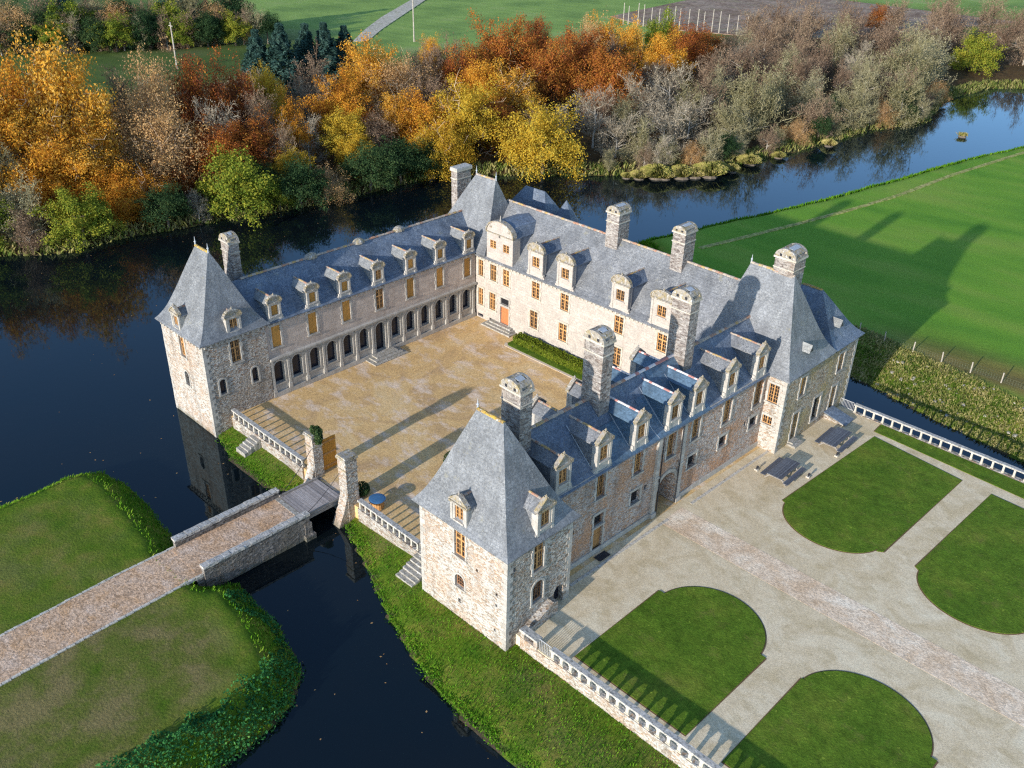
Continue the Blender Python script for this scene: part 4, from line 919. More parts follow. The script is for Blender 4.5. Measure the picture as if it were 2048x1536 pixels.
# ---------------------------------------------------------------- gate pillars and leaves
def pillar(label, x0, x1, y0, y1, z1, foot, loc, group='entrance gate pillars'):
    o = thing('gate_pillar', label, 'pillar', loc, group=group); m = MB(); n = 11
    for i in range(n): a, b = -2.2+(z1+2.2)*i/n, -2.2+(z1+2.2)*(i+1)/n; m.rbox(x0,y0,a,x1,y1,b,.014)
    part('shaft', m, M['rubble_pale'], o); m = MB(); m.rbox(x0-.10,y0-.10,z1,x1+.10,y1+.10,z1+.2,.015); m.rbox(x0-.04,y0-.04,z1+.2,x1+.04,y1+.04,z1+.34,.02); m.rbox(x0-.06,y0-.06,z1-1.0,x1+.06,y1+.06,z1-.88,.01); part('capstone', m, M['lichen'], o)
    m = MB(); m.extr([(y0-1.3,-2.2),(y0+.05,-2.2),(y0+.05,1.3),(y0-.35,.0)], lambda u, v: (x0+.05,u,v), lambda u, v: (x1-.05,u,v)) if foot else m.rbox(x0-.12,y0-.12,-2.2,x1+.12,y1+.12,-.1,.02)
    part('buttress', m, M['rubble_pale'], o); return o
pillar('gate pillar carrying an ivy clump, its top lichen covered, orange gate leaf hung on it', 13.15, 14.25, 1.75, 2.7, 4.1, True, (13.7,2.2,0))
pillar('gate pillar standing alone beside the round dark bush, banded near its top', 18.55, 19.65, 1.3, 2.45, 4.6, True, (19.1,1.9,0))
o = thing('gate_leaf', 'orange boarded gate leaf standing open on the ivy topped pillar', 'gate', (13.9,2.7,0), group='gate leaves')
m = MB(); m.box(13.82,2.72,.08,13.9,4.35,3.3); part('boards', m, M['gate_boards'], o); m = MB()
for z in (.4,1.7,2.9): m.box(13.901,2.72,z,13.94,4.35,z+.16)
m.box(13.80,2.68,.04,13.92,2.75,3.36); part('frame', m, M['wood_orange'], o)
o = thing('gate_leaf', 'second orange gate leaf folded back, mostly hidden by the right gate pillar', 'gate', (18.9,2.5,0), group='gate leaves')
m = MB(); m.prism([(19.33,2.50),(19.38,2.56),(18.07,3.47),(18.02,3.41)],.08,3.3); part('boards', m, M['gate_boards'], o); m = MB(); m.prism([(19.36,2.44),(19.44,2.55),(19.36,2.60),(19.28,2.50)],.04,3.36); part('frame', m, M['wood_brown'], o)
# ---------------------------------------------------------------- bridges
o = thing('stone_bridge', 'stone causeway bridge with rough parapets leading to the drawbridge', 'bridge', (16.4,-6.8,WATER_Z))
m = MB()
for i in range(9):
    y0, y1 = -12.2+10.1*i/9, -12.2+10.1*(i+1)/9; m.rbox(14.05,y0,-3,18.75,y1,-.16,.02)
m.rbox(13.85,-2.6,-3,18.95,-1.95,-.12,.03); m.rbox(13.6,-2.75,-3,19.2,-1.8,-1.2,.03); part('pier', m, M['rubble_dark'], o)
for x, sx in ((13.95,0),(18.4,1)):
    m = MB()
    for i in range(8): y0, y1 = -11.6+9.5*i/8, -11.6+9.5*(i+1)/8; m.rbox(x, y0, -.5 if sx == 0 else -2.9, x+.45, y1, .58, .018)
    part('parapet', m, M['rubble_dark'], o); m = MB(); y = -11.65
    while y < -2.1: l = random.uniform(.45,.75); m.rbox(x-.07, y, .58, x+.52, min(y+l-.02,-2.05), .80, .025); y += l
    part('coping', m, M['coping'], o)
m = MB(); m.rbox(14.2,-2.55,-.12,18.4,-2.12,.06,.01); part('threshold', m, M['step_stone'], o)
m = MB(); m.box(14.38,-12.0,-.15,18.42,-2.56,.03); part('gravel_deck', m, M['path_gravel'], o)
o = thing('drawbridge', 'weathered grey plank drawbridge with chains between causeway and gate', 'bridge', (16,0,0))
m = MB(); y = -2.1
while y < 1.7: m.rbox(14.35,y,.02,18.25,y+.26,.10,.008); y += .275
part('deck', m, M['deck_planks'], o)
for x in (14.35,18.05): m = MB(); m.rbox(x,-2.1,-.28,x+.22,1.75,.0,.01); part('beam', m, M['grey_wood'], o); m = MB(); m.rbox(x,-2.1,.10,x+.2,1.72,.24,.01); part('kerb_beam', m, M['grey_wood'], o)
for x0, x1, yp in ((14.1,14.45,1.72),(18.7,18.15,1.27)):
    m = MB(); pts = [(x0+(x1-x0)*k/10, yp+(-1.95-yp)*k/10, 3.1+(.25-3.1)*k/10-.22*math.sin(math.pi*k/10)) for k in range(11)]; m.tube(pts, .025, 4); part('chain', m, M['iron'], o)
o = thing('landing_wall', 'rough stone landing wall under the gate at the end of the drawbridge', 'wall', (16.4,1.9,-1)); m = MB()
for i in range(4): m.rbox(13.2+1.5*i,1.62,-3,14.7+1.5*i,2.2,-.01,.02)
part('wall', m, M['rubble_grey'], o)
# ---------------------------------------------------------------- leafy clumps
def leaves_mesh(name, C, N, size, mat, up=.3, aspect=.6, jitter=.45):
    """C: n x 3 leaf centres, N: outward directions; each leaf a small rhombus"""
    n = len(C); r = rng.normal(size=(n,3)); nn = N*(1-jitter)+r*jitter; nn[:,2] += up; nn /= np.linalg.norm(nn,axis=1)[:,None]+1e-9
    a = np.cross(nn, rng.normal(size=(n,3))); a /= np.linalg.norm(a,axis=1)[:,None]+1e-9; b = np.cross(nn,a)
    s = size*rng.uniform(.6,1.35,n)[:,None]
    V = np.stack([C-a*s*.5, C+b*s*.5*aspect, C+a*s*.5, C-b*s*.5*aspect],1).reshape(-1,3); return quads_mesh(name, V, mat)
def quads_mesh(name, V, mats):
    n = len(V)//4; me = bpy.data.meshes.new(name); me.vertices.add(4*n); me.vertices.foreach_set('co', V.astype(np.float32).ravel())
    me.loops.add(4*n); me.loops.foreach_set('vertex_index', np.arange(4*n,dtype=np.int32)); me.polygons.add(n)
    me.polygons.foreach_set('loop_start', np.arange(0,4*n,4,dtype=np.int32)); me.polygons.foreach_set('loop_total', np.full(n,4,np.int32))
    me.materials.append(mats); me.update(calc_edges=True); return me
def dirs(n): d = rng.normal(size=(n,3)); return d/np.linalg.norm(d,axis=1)[:,None]
def blob(cx, cy, cz, rx, ry, rz, n, fill=.35):
    d = dirs(n); q = d*np.array([rx,ry,rz])*(1-fill*rng.random(n)**2)[:,None]+np.array([cx,cy,cz]); return q, d
def blades_mesh(name, P, h, w, mat, lean=.5):
    """grass blades: P roots; tapering leaning strips"""
    n = len(P); a = rng.uniform(0,6.283,n); d = np.column_stack([np.cos(a),np.sin(a),np.zeros(n)]); s = np.column_stack([-np.sin(a),np.cos(a),np.zeros(n)])
    hh = h*rng.uniform(.55,1.35,n)[:,None]; ww = w*rng.uniform(.7,1.3,n)[:,None]; ln = lean*rng.uniform(.2,1.2,n)[:,None]
    top = P+d*hh*ln+np.array([0,0,1])*hh; mid = P+d*hh*ln*.35+np.array([0,0,.62])*hh
    V = np.stack([P-s*ww*.5, P+s*ww*.5, mid+s*ww*.42, top],1).reshape(-1,3); return quads_mesh(name, V, mat)
B_ = [blob(14.0,2.45,4.5,.62,.5,.42,600), blob(14.25,2.35,4.0,.42,.45,.6,500), blob(13.6,2.5,4.6,.4,.35,.25,200)]; q = np.concatenate([b[0] for b in B_]); d = np.concatenate([b[1] for b in B_]); q[:,2] += .12*np.sin(q[:,0]*9)*np.cos(q[:,1]*8); tag(link('ivy_clump', leaves_mesh('ivy_clump', q, d, .2, M['DG'])), 'dark ivy clump hanging over the top of the left gate pillar', 'ivy')
q, d = blob(18.95,3.25,.62,.72,.7,.62,1300); tag(link('round_bush', leaves_mesh('round_bush', q, d, .15, M['DG'])), 'small round dark bush behind the right gate pillar', 'bush')
# hedge bed along the main building
o = thing('hedge', 'clipped green hedge with a grassy foot bordering the white facade', 'hedge', (15,33.6,0))
n = 26000; X = rng.uniform(7.9,31,n); u = rng.random(n); prof = rng.random(n)
yy = np.where(prof<.45, 33.0+rng.random(n)*1.3, np.where(prof<.75, 33.0+rng.normal(0,.05,n), 34.3)); zz = np.where(prof<.45, .82+.10*np.sin(X*1.9)+rng.normal(0,.06,n), rng.uniform(.05,.85,n))
q = np.column_stack([X,yy,zz]); d = np.column_stack([np.zeros(n), np.where(prof<.45,0,-1), np.where(prof<.45,1,.2)]).astype(float); part('foliage', leaves_mesh('foliage', q, d, .17, M['hedge']), None, o)
m = MB(); m.box(7.95,33.08,0,31,34.25,.72); part('stems', m, M['bark'], o)
m = MB(); m.prism([(8.0,32.1),(31,32.1),(31,34.7),(7.6,34.7),(7.6,32.5)],-.02,.06); kind(link('lawn_strip', m, M['lawn']), 'structure')
m = MB(); m.prism([(7.75,31.72),(31,31.72),(31,32.06),(8.0,32.06),(7.55,32.45),(7.3,32.3)],-.02,.04); kind(link('border_path', m, simple('border_gravel',(.62,.52,.40),.2,6)), 'structure')
q, d = blob(21.2,11.7,.75,.85,.8,.8,1100); o = thing('courtyard_bush', 'lone rounded shrub in the courtyard, partly behind the front tower roof', 'bush', (21.2,11.7,0)); part('foliage', leaves_mesh('foliage', q, d, .18, M['DG']), None, o)
# ---------------------------------------------------------------- small furniture
def picnic_table(label, x, y, rz, group='picnic tables'):
    o = thing('picnic_table', label, 'picnic table', (x,y,0), rz, group, worldgeo=False)
    m = MB()
    for k in range(6): m.rbox(-.72+.24*k,-1.75,.72,-.72+.24*k+.22,1.75,.77,.006)
    part('table_top', m, M['table_wood'], o)
    for sx in (-1.12,1.12):
        m = MB()
        for k in range(2): m.rbox(sx-.24+.25*k,-1.75,.42,sx-.24+.25*k+.23,1.75,.47,.006)
        part('bench_seat', m, M['table_wood'], o)
    for sy in (-1.3,1.3):
        m = MB(); m.box(-1.36,sy-.05,.34,1.36,sy+.05,.42); m.box(-.68,sy-.05,.63,.68,sy+.05,.72)
        for s in (-1,1): m.extr([(s*.45,.72),(s*.30,.72),(s*.95,0),(s*1.10,0)], lambda u, v: (u,sy-.12,v), lambda u, v: (u,sy-.051,v))
        part('leg_frame', m, M['grey_wood'], o)
    return o
picnic_table('dark picnic table nearer the carriage arch, on pale gravel', 42.75, 32.3, .03); picnic_table('dark picnic table between pavilion doorstep and slate hatch', 43.55, 40.6, .03)
o = thing('cellar_hatch', 'sloping dark slate lid over a low cellar entrance by the pavilion', 'hatch', (41.7,44.7,0))
m = MB(); m.extr([(44.0,0),(45.5,0),(45.5,.5),(44.0,.5)], lambda u, v: (40.43,u,v), lambda u, v: (42.7,u,v*.25)); part('cheek_wall', m, M['rubble_grey'], o)
m = MB(); m.extr([(43.85,.52),(45.65,.52),(45.65,.60),(43.85,.60)], lambda u, v: (40.43,u,v+.18), lambda u, v: (42.85,u,v-.36)); part('lid', m, M['slate_dark'], o)
o = thing('covered_tub', 'round wooden tub with a blue cover behind the courtyard balustrade', 'tub', (21.2,3.15,0))
m = MB(); n = 16
for k in range(n):
    a0, a1 = 2*math.pi*k/n+.02, 2*math.pi*(k+1)/n-.02; m.prism([(21.2+r*math.cos(a),3.15+r*math.sin(a)) for a, r in ((a0,.48),(a1,.48),(a1,.56),(a0,.56))],.0,.82)
part('staves', m, M['wood_orange'], o); m = MB(); m.prism([(21.2+.72*math.cos(2*math.pi*k/20),3.15+.72*math.sin(2*math.pi*k/20)) for k in range(20)],.82,.88); m.dome(21.2,3.15,.88,.69,.69,.05,20,3)
part('cover', m, simple('blue_cover',(.05,.15,.30),.15,4,.5), o)
def spotlight(label, x, y):
    o = thing('ground_lamp', label, 'ground lamp', (x,y,0), group='ground lamps on the forecourt'); m = MB(); m.rbox(x-.16,y-.12,0,x+.16,y+.12,.14,.01); part('base', m, M['kerb'], o); m = MB(); m.tube([(x,y,.14),(x,y+.05,.26),(x,y+.22,.34)],[.05,.09,.12],7); part('head', m, M['iron'], o)
spotlight('small pale ground lamp alone on the gravel near the gate wing wall', 40.7, 31.2); spotlight('small pale ground lamp at the lawn edge beside the nearer picnic table', 44.55, 33.6); spotlight('small pale ground lamp at the lawn edge beside the farther picnic table', 44.7, 38.6)
# meadow fence
o = thing('wire_fence', 'wire fence on pale wooden posts along the meadow above the moat bank', 'fence', (55,64.5,0))
pm = MB(); pm.tube([(0,0,-.3),(.01,0,.6),(0,.01,1.25)],[.075,.07,.065],7); pme = pm.mesh('post', M['bark_pale']); xs_ = [30.6+3.28*i for i in range(20)]
for x in xs_: part('post', pme, None, o, Matrix.Translation((x+random.uniform(-.1,.1), 64.5+random.uniform(-.1,.1), 0)) @ Matrix.Rotation(random.uniform(-.06,.06),4,'Y'))
m = MB()
for z in (.15,.35,.55,.8,1.08): m.tube([(xs_[0],64.5,z),(xs_[-1],64.5,z)],.005,3)
for i in range(220): x = xs_[0]+i*.28; m.box(x-.004,64.497,.15,x+.004,64.503,.8)
part('wire', m, M['wire'], o)
m = MB()
for i in range(120):
    x = rng.uniform(37.5,72); y = 55.8+rng.random()*7; s = rng.uniform(.05,.16); hh = height(np.array([x]),np.array([y]))[0][0]; m.rbox(x-s,y-s,hh-.05,x+s,y+s,hh+s*.9,.05)
o = link('rubble', m, M['step_stone']); kind(o,'stuff'); tag(o,'pale loose stones scattered over the rough moat bank','rubble')
for x, y, h, lb in ((-149.3,75.9,11,'pale wooden pole in the field behind the wood, left'), (-141.6,144.6,16,'tall pole in the sunny field beside the track')):
    m = MB(); m.tube([(x,y,-.5),(x,y,h)],[.22,.14],7); m.box(x-.9,y-.08,h-.9,x+.9,y+.08,h-.75); tag(link('utility_pole', m, M['bark_pale']), lb, 'pole', 'poles in the fields')
_O = ['first','second','third','fourth','fifth','sixth','seventh','eighth','ninth','tenth','eleventh','twelfth','thirteenth','fourteenth','fifteenth','sixteenth','seventeenth','eighteenth','nineteenth','twentieth','21st','22nd','23rd','24th','25th','26th','27th','28th']
ORD = _O+['%d%s' % (i, 'st' if i%10==1 else 'nd' if i%10==2 else 'rd' if i%10==3 else 'th') for i in range(29,120)]
sm = MB(); sm.tube([(0,0,-.3),(0,0,6.5)],[.18,.12],6); sm = sm.mesh('orchard_stake', M['bark_pale'])
k = 0
for i in range(18):
    o = link('orchard_stake', sm); f_ = i/17; o.location = (-124+f_*40+random.uniform(-.6,.6), 216.5+f_*14+random.uniform(-.6,.6), 0); o.scale = (1,1,random.uniform(.9,1.1)); tag(o, ORD[i]+' from the left of the pale stakes in the brown far field', 'stake', 'pale stakes in the far field')
# islet and sedge
o = thing('islet', 'small round grassy islet alone in the blue river', 'islet', (4.5,170,WATER_Z)); m = MB(); m.dome(4.5,170,WATER_Z-.15,.95,.75,.6,10,4); part('earth', m, M['bark'], o)
P = np.column_stack([4.5+rng.normal(0,.34,500),170+rng.normal(0,.27,500),np.full(500,WATER_Z+.35)]); part('sedge_blades', blades_mesh('sedge_blades',P,.5,.10,M['sedge'],1.0), None, o)
def sedge_proto():
    n = 1500; a = rng.uniform(0,6.283,n); r = np.sqrt(rng.random(n))*.75; P = np.column_stack([r*np.cos(a),r*np.sin(a),.55*(1-r*r)]); 
    d = np.column_stack([np.cos(a),np.sin(a),np.zeros(n)]); s = np.column_stack([-np.sin(a),np.cos(a),np.zeros(n)]); h = rng.uniform(.5,1.0,n)[:,None]; out = (r[:,None]+.15)*1.0
    a2 = a+rng.normal(0,.5,n); d = np.column_stack([np.cos(a2),np.sin(a2),np.zeros(n)]); mid = P+d*out*.28+np.array([0,0,1])*h*.75; top = P+d*out*.62+np.array([0,0,1])*h*(1.0-.55*r[:,None]); w = .04
    return quads_mesh('sedge', np.stack([P-s*w,P+s*w,mid+s*w*.8,top],1).reshape(-1,3), M['sedge'])
sp = sedge_proto(); tm = MB(); tm.dome(0,0,-.5,.8,.8,1.0,9,4); tm = tm.mesh('tussock_base', M['bark'])
TUS = [(-24.9,95.0,1.1),(-23.2,96.4,1.5),(-21.4,99.0,2.2),(-20.0,99.7,1.5),(-18.7,102.5,2.4),(-17.2,104.6,1.9),(-15.6,107.0,2.7),(-16.6,110.5,2.0),(-14.4,112.4,1.3),(-15.0,119,1.9),(-13.4,127,1.2),(-10.9,142,1.3)]
TUS.sort(key=lambda q: q[1])
for i, (x, y, s) in enumerate(TUS):
    o = thing('sedge_tussock', ORD[i]+' sedge tussock along the far riverbank, counted from the castle towards the open river', 'tussock', (x,y,WATER_Z+.05), random.uniform(0,6), 'sedge tussocks on the far riverbank', worldgeo=False)
    for nm, me in (('blades', sp),('base', tm)): c = part(nm, me, None, o); c.scale = (s*random.uniform(.75,1.1),s*random.uniform(.75,1.1),s*random.uniform(.6,.9))
# ---------------------------------------------------------------- bank growth
def scatter(n, x0, x1, y0, y1, fn):
    x = rng.uniform(x0,x1,n); y = rng.uniform(y0,y1,n); k = rng.random(n) < fn(x,y); x, y = x[k], y[k]; return np.column_stack([x,y,height(x,y)[0]])
def stuff(name, me, label, cat): o = link(name, me); kind(o,'stuff'); return tag(o, label, cat)
fi = lambda x, y: sdist(x,y,LAND_ISLAND)+wob(x,y,.55,3)*.2
P = scatter(110000,-6,40,-42,-9,lambda x,y: np.where((fi(x,y)>-.25)&(fi(x,y)<2.4),1-.3*fi(x,y),0)*np.where((x>13.6)&(x<19)&(y>-12.6),0,1))
stuff('bank_grass', blades_mesh('bank_grass',P,.22,.08,M['tuft'],.9), 'bright long grass fringing the island bank at the water', 'grass')
Q = scatter(70000,20,40,-42,-9.5,lambda x,y: np.where((fi(x,y)>-.3)&(fi(x,y)<1.3+2.6*ss(-12,-19,y)+wob(x,y,.8,9)*1.1),.35+.65*(wob(x,y,1.2,21)>-.35),0)*(x>21))
Q[:,2] += rng.random(len(Q))**.7*(.35+.65*ss(-10,-17,Q[:,1]))*np.clip(.65+.75*wob(Q[:,0],Q[:,1],1.3,4),.12,1.5)
stuff('nettle_growth', leaves_mesh('nettle_growth',Q,np.tile([0,0,1.0],(len(Q),1)),.20,M['nettle'],.2,.7,.6), 'dense dark green nettle growth on the nearest island bank', 'undergrowth')
fc_ = lambda x, y: sdist(x,y,LAND_CASTLE)+wob(x,y,.55,3)*.2
P = scatter(150000,0,64,-8,1.6,lambda x,y: np.where((fc_(x,y)>-.35)&(y<1.55),np.where(fc_(x,y)<.9+wob(x,y,.9,2)*.6,.4,.16),0)*np.where((x>13)&(x<19.8),0,1)*np.where((x>30.5)&(x<39.8)&(y>-.1),0,1)*np.where((x>27.8)&(x<30)&(y>-.7),0,1)*np.where((x>3.8)&(x<5.5)&(y>-.3),0,1))
stuff('moat_bank_grass', blades_mesh('moat_bank_grass',P,.13,.06,M['tuft'],1.0), 'fresh green grass on the bank below the balustrades and front tower', 'grass')
Q = scatter(60000,0,64,-8,1.2,lambda x,y: np.where((fc_(x,y)>-.45)&(fc_(x,y)<.30+wob(x,y,.9,2)*.9),.8,0)*np.where((x>13)&(x<19),0,1)*np.where(x<13,.35,1))
Q[:,2] += rng.random(len(Q))*.34*(.7+.5*wob(Q[:,0],Q[:,1],1.3,6)); stuff('bank_weeds', leaves_mesh('bank_weeds',Q,np.tile([0,0,1.0],(len(Q),1)),.15,M['tuft'],.2,.7,.6), 'bright leafy weeds at the water line under the front bank', 'undergrowth')
fm_ = lambda x, y: sdist(x,y,LAND_MEADOW)
P = scatter(80000,28,80,50,66,lambda x,y: np.where((fm_(x,y)>-.2)&(fm_(x,y)<8.5),.55,0))
stuff('rough_bank_grass', blades_mesh('rough_bank_grass',P,.26,.12,M['straw'],1.1), 'rough straw coloured grass on the bank between moat and meadow fence', 'grass')
P = scatter(90000,-8,30,64,200,lambda x,y: np.where((fm_(x,y)>-.3)&(fm_(x,y)<2.2),1,0)); stuff('river_fringe_grass', blades_mesh('river_fringe_grass',P,.5,.3,M['tuft'],.7), 'green fringe of grass between the river and the meadow', 'grass')
ff = lambda x, y: sdist(x,y,LAND_FOREST)
P = scatter(160000,-75,5,-10,235,lambda x,y: np.where((ff(x,y)>-.5)&(ff(x,y)<3.5),1,0)); stuff('far_bank_growth', blades_mesh('far_bank_growth',P,.8,.3,M['straw'],.8), 'mixed low growth along the wooded far bank', 'undergrowth')
n = 26000; x = rng.uniform(-60,46,n); y = rng.uniform(-34,75,n)
dl = np.maximum(np.maximum(sdist(x,y,LAND_FOREST),sdist(x,y,LAND_CASTLE)),np.maximum(sdist(x,y,LAND_ISLAND),sdist(x,y,LAND_MEADOW)))
k = (dl < -.2) & (rng.random(n) < .10*np.exp(dl/1.6)+.010+.07*(wob(x,y,.25,31) > .75)); Q = np.column_stack([x[k],y[k],np.full(k.sum(),WATER_Z+.012)])
a = rng.uniform(0,6.283,len(Q)); L_ = rng.uniform(.05,.12,len(Q))[:,None]; u_ = np.column_stack([np.cos(a),np.sin(a),0*a])*L_; v_ = np.column_stack([-np.sin(a),np.cos(a),0*a])*L_*.6
stuff('floating_leaves', quads_mesh('floating_leaves', np.stack([Q-u_,Q-v_,Q+u_,Q+v_],1).reshape(-1,3), M['OC']), 'fallen leaves drifting on the moat, thicker towards the banks', 'leaves')
TREES=[
('OR',-75.0,19.1,15.2,7.1,19),('OR',-70.4,10.9,9.4,5.8,12),('OR',-67.8,17.3,7.2,5.5,11),('OR',-79.2,14.0,14.2,5.2,24),('OR',-64.5,19.5,3.0,4.9,10),('OC',-73.8,33.5,15.2,4.9,20),
('OC',-66.7,30.3,8.1,5.6,13),('GR',-66.0,39.6,9.8,3.8,14),('RU',-73.9,41.9,13.2,4.8,22),('RU',-74.2,49.3,10.9,4.3,24),('BR',-79.9,31.5,12.9,3.6,26),('GG',-62.5,6.4,2.8,4.4,5),
('LG',-56.5,12.0,2.3,4.2,4),('OR',-61.0,20.6,1.9,3.8,9),('DG',-55.0,23.9,1.7,3.4,3),('OR',-60.9,24.5,1.9,3.9,10),('LG',-53.6,34.7,2.6,5.3,5),('RU',-63.2,43.7,5.6,4.5,12),
('GR',-54.1,28.5,1.2,2.1,3),('RU',-62.7,38.0,6.0,4.0,10),('CO',-108.0,73.6,8.7,3.8,60),('CO',-105.5,77.6,7.8,4.3,58),('CO',-108.1,85.5,8.3,3.9,62),('CO',-105.0,88.8,8.2,4.0,60),
('CO',-105.2,94.2,8.6,3.6,62),('YE',-77.2,56.2,11.5,2.8,28),('OR',-64.3,52.3,7.2,3.4,14),('YE',-57.0,46.9,2.6,3.4,7),('BR',-79.4,67.0,9.2,4.5,31),('GR',-72.6,63.2,7.8,4.7,24),
('GR',-62.0,54.1,5.7,3.4,12),('OR',-68.3,65.7,8.2,5.2,19),('YE',-60.2,60.5,4.5,4.2,11),('YE',-55.7,59.6,2.5,3.6,7),('OR',-78.7,80.7,10.3,5.7,32),('OC',-72.1,82.1,8.8,5.3,26),
('OR',-63.1,74.6,5.1,4.4,15),('BR',-74.6,91.3,9.1,5.2,33),('BR',-66.0,83.7,5.9,4.8,22),('OR',-82.2,99.6,11.6,2.5,45),('BR',-75.6,99.0,10.5,4.1,39),('RU',-70.0,97.2,9.6,4.8,33),
('RU',-72.1,110.4,11.6,6.5,44),('OR',-60.5,93.3,8.3,5.0,24),('OR',-57.2,97.3,6.8,5.7,24),('OR',-56.2,75.9,4.8,5.3,10),('YE',-51.2,81.1,5.8,6.1,9),('RU',-51.0,87.3,4.4,4.5,12),
('YE',-48.3,71.9,2.7,4.9,5),('DG',-49.1,57.1,2.2,4.4,3),('DG',-48.8,63.1,2.1,4.2,3),('DG',-48.3,69.2,1.5,3.0,3),('DG',-50.2,43.9,2.0,4.0,3),('OC',-49.7,48.4,1.4,2.8,2),
('LG',-51.0,40.7,1.2,2.4,2),('YE',-36.1,85.0,3.4,6.7,2),('RU',-59.3,113.2,10.2,5.3,36),('RU',-62.3,125.3,10.8,5.2,46),('OR',-72.7,145.5,10.1,5.0,60),('RU',-48.1,117.8,8.9,5.7,30),
('OR',-64.7,145.2,10.1,4.6,52),('LG',-70.8,165.4,10.1,4.5,60),('OR',-52.9,142.0,9.5,5.1,40),('RU',-59.3,160.2,8.4,5.5,48),('RU',-63.2,174.1,5.9,4.3,54),('GR',-38.0,101.1,6.4,4.6,12),
('GR',-31.8,100.3,4.1,4.4,7),('GR',-38.2,115.7,6.0,5.7,20),('GR',-39.0,125.7,6.3,6.1,24),('GR',-29.2,111.3,3.6,5.5,10),('GR',-29.2,119.4,4.7,4.8,13),('GR',-23.2,101.9,2.0,3.1,3),
('BR',-42.5,147.2,6.4,5.5,30),('BR',-48.3,167.5,5.7,5.7,38),('GG',-24.3,133.0,3.9,6.7,13),('GG',-29.3,153.3,3.5,5.7,18),('GG',-22.1,122.9,3.1,4.4,7),('BR',-15.5,145.5,2.4,4.8,5),
('GG',-13.6,154.9,2.4,4.7,4),('BR',-39.4,188.8,3.8,6.3,30),('BR',-52.0,198.4,5.1,6.3,40),('BR',-57.3,192.1,6.3,6.2,46),('BR',-44.8,215.1,3.6,7.3,36),('GG',-23.8,157.2,2.8,4.6,14),
('GG',-20.1,189.4,4.0,7.9,11),('GG',-18.1,202.5,3.5,6.9,8),('GG',-9.5,170.0,3.1,6.2,4),('GG',-19.6,172.9,3.4,5.1,12),('BR',-40.0,224.1,3.9,6.9,32),('BR',-34.8,239.1,4.3,6.7,30),
('LG',-18.9,233.8,3.6,5.5,14),('BR',-20.7,259.4,4.7,5.6,34),('BR',-36.1,260.5,5.0,6.7,44),('BR',-62.2,249.1,3.8,6.7,62),('BR',-56.5,267.1,4.2,6.8,64),('BR',-69.9,238.6,4.8,6.6,62),
('BR',-75.8,228.3,5.5,5.9,66),('BR',-33.5,281.9,5.6,6.7,60),('BR',-49.4,283.4,5.0,7.0,70),('RU',-62.5,269.4,4.3,4.1,70),('BR',-24.1,280.7,4.8,6.0,55),('BR',-65.3,140.3,8.1,4.1,52),
('RU',-77.2,126.1,12.3,3.8,58),('OC',-73.2,140.5,11.4,4.2,60),('BR',-59.9,47.3,5.6,3.3,10),('BR',-67.0,48.4,9.0,3.8,17),('RU',-65.2,31.1,2.7,3.6,11),('OR',-64.7,10.8,3.4,3.6,8),
('GG',-69.0,8.3,6.5,3.6,10),('BR',-58.9,5.7,1.5,3.0,3),('GG',-18.8,111.2,1.6,3.2,3),('GG',-28.0,101.5,2.4,4.0,5),('OR',-74.0,6.2,7.3,5.8,13),('OR',-80.7,9.0,14.9,5.9,20),
('LG',-64.5,1.8,2.6,4.2,6),('BR',-73.7,0.2,5.0,5.7,11),
]
# ---------------------------------------------------------------- trees
def crown_broad(seed, n=15000, size=.06, flat=1.0, lobes=90, droop=.2, name='crown', mat=None):
    """crown of radius about 1 round 0: leaf sprays along many arching boughs, open between them"""
    global rng; keep = rng; rng = np.random.default_rng(seed); C = []; D = []; per = n//lobes
    ph = rng.uniform(0,6.283,4)
    for k in range(lobes):
        ang = rng.uniform(0,6.283); el = math.asin(min(1,max(-1,rng.uniform(-.55,1.0)))); d = np.array([math.cos(ang)*math.cos(el),math.sin(ang)*math.cos(el),math.sin(el)])
        L = (1.0+.16*math.sin(2*ang+ph[0])+.14*math.sin(3*ang+4*el+ph[1])+.10*math.sin(5*ang-3*el+ph[2]))*rng.uniform(.80,1.12); up = rng.uniform(.0,.25)
        t = 1-rng.random(per)**1.7*.62; w = .055+.15*np.sin(np.clip((t-.3)/.7,0,1)*2.6)**1.0*rng.uniform(.7,1.25)
        p_ = d[None,:]*(L*t)[:,None]; p_[:,2] += up*t-droop*(t**3)*(1.2-d[2]*.6)
        j = rng.normal(size=(per,3))*w[:,None]*.62; j[:,2] = j[:,2]*.7-np.abs(rng.normal(size=per))*.05*(1+3*droop); C.append(p_+j); D.append(np.tile(d,(per,1))*.6+j/(np.linalg.norm(j,axis=1)[:,None]+1e-9)*.5)
    q = np.concatenate(C); d = np.concatenate(D); q[:,2] *= flat
    me = leaves_mesh(name, q, d, size, mat, .3, .65, .45); rng = keep; return me
def crown_conifer(seed, mat):
    global rng; keep = rng; rng = np.random.default_rng(seed); n = 11000; h = rng.random(n)**.75; a = rng.uniform(0,6.283,n)
    tier = np.floor(h*11)/11; r = (1-tier)*.62*(.55+.45*rng.random(n))*(1+.25*np.sin(a*5+tier*40)); q = np.column_stack([r*np.cos(a),r*np.sin(a),-1.0+2.3*h-.25*r]); d = np.column_stack([np.cos(a),np.sin(a),np.full(n,.2)])
    me = leaves_mesh('crown', q, d, .07, mat, .1, .45, .5); rng = keep; return me
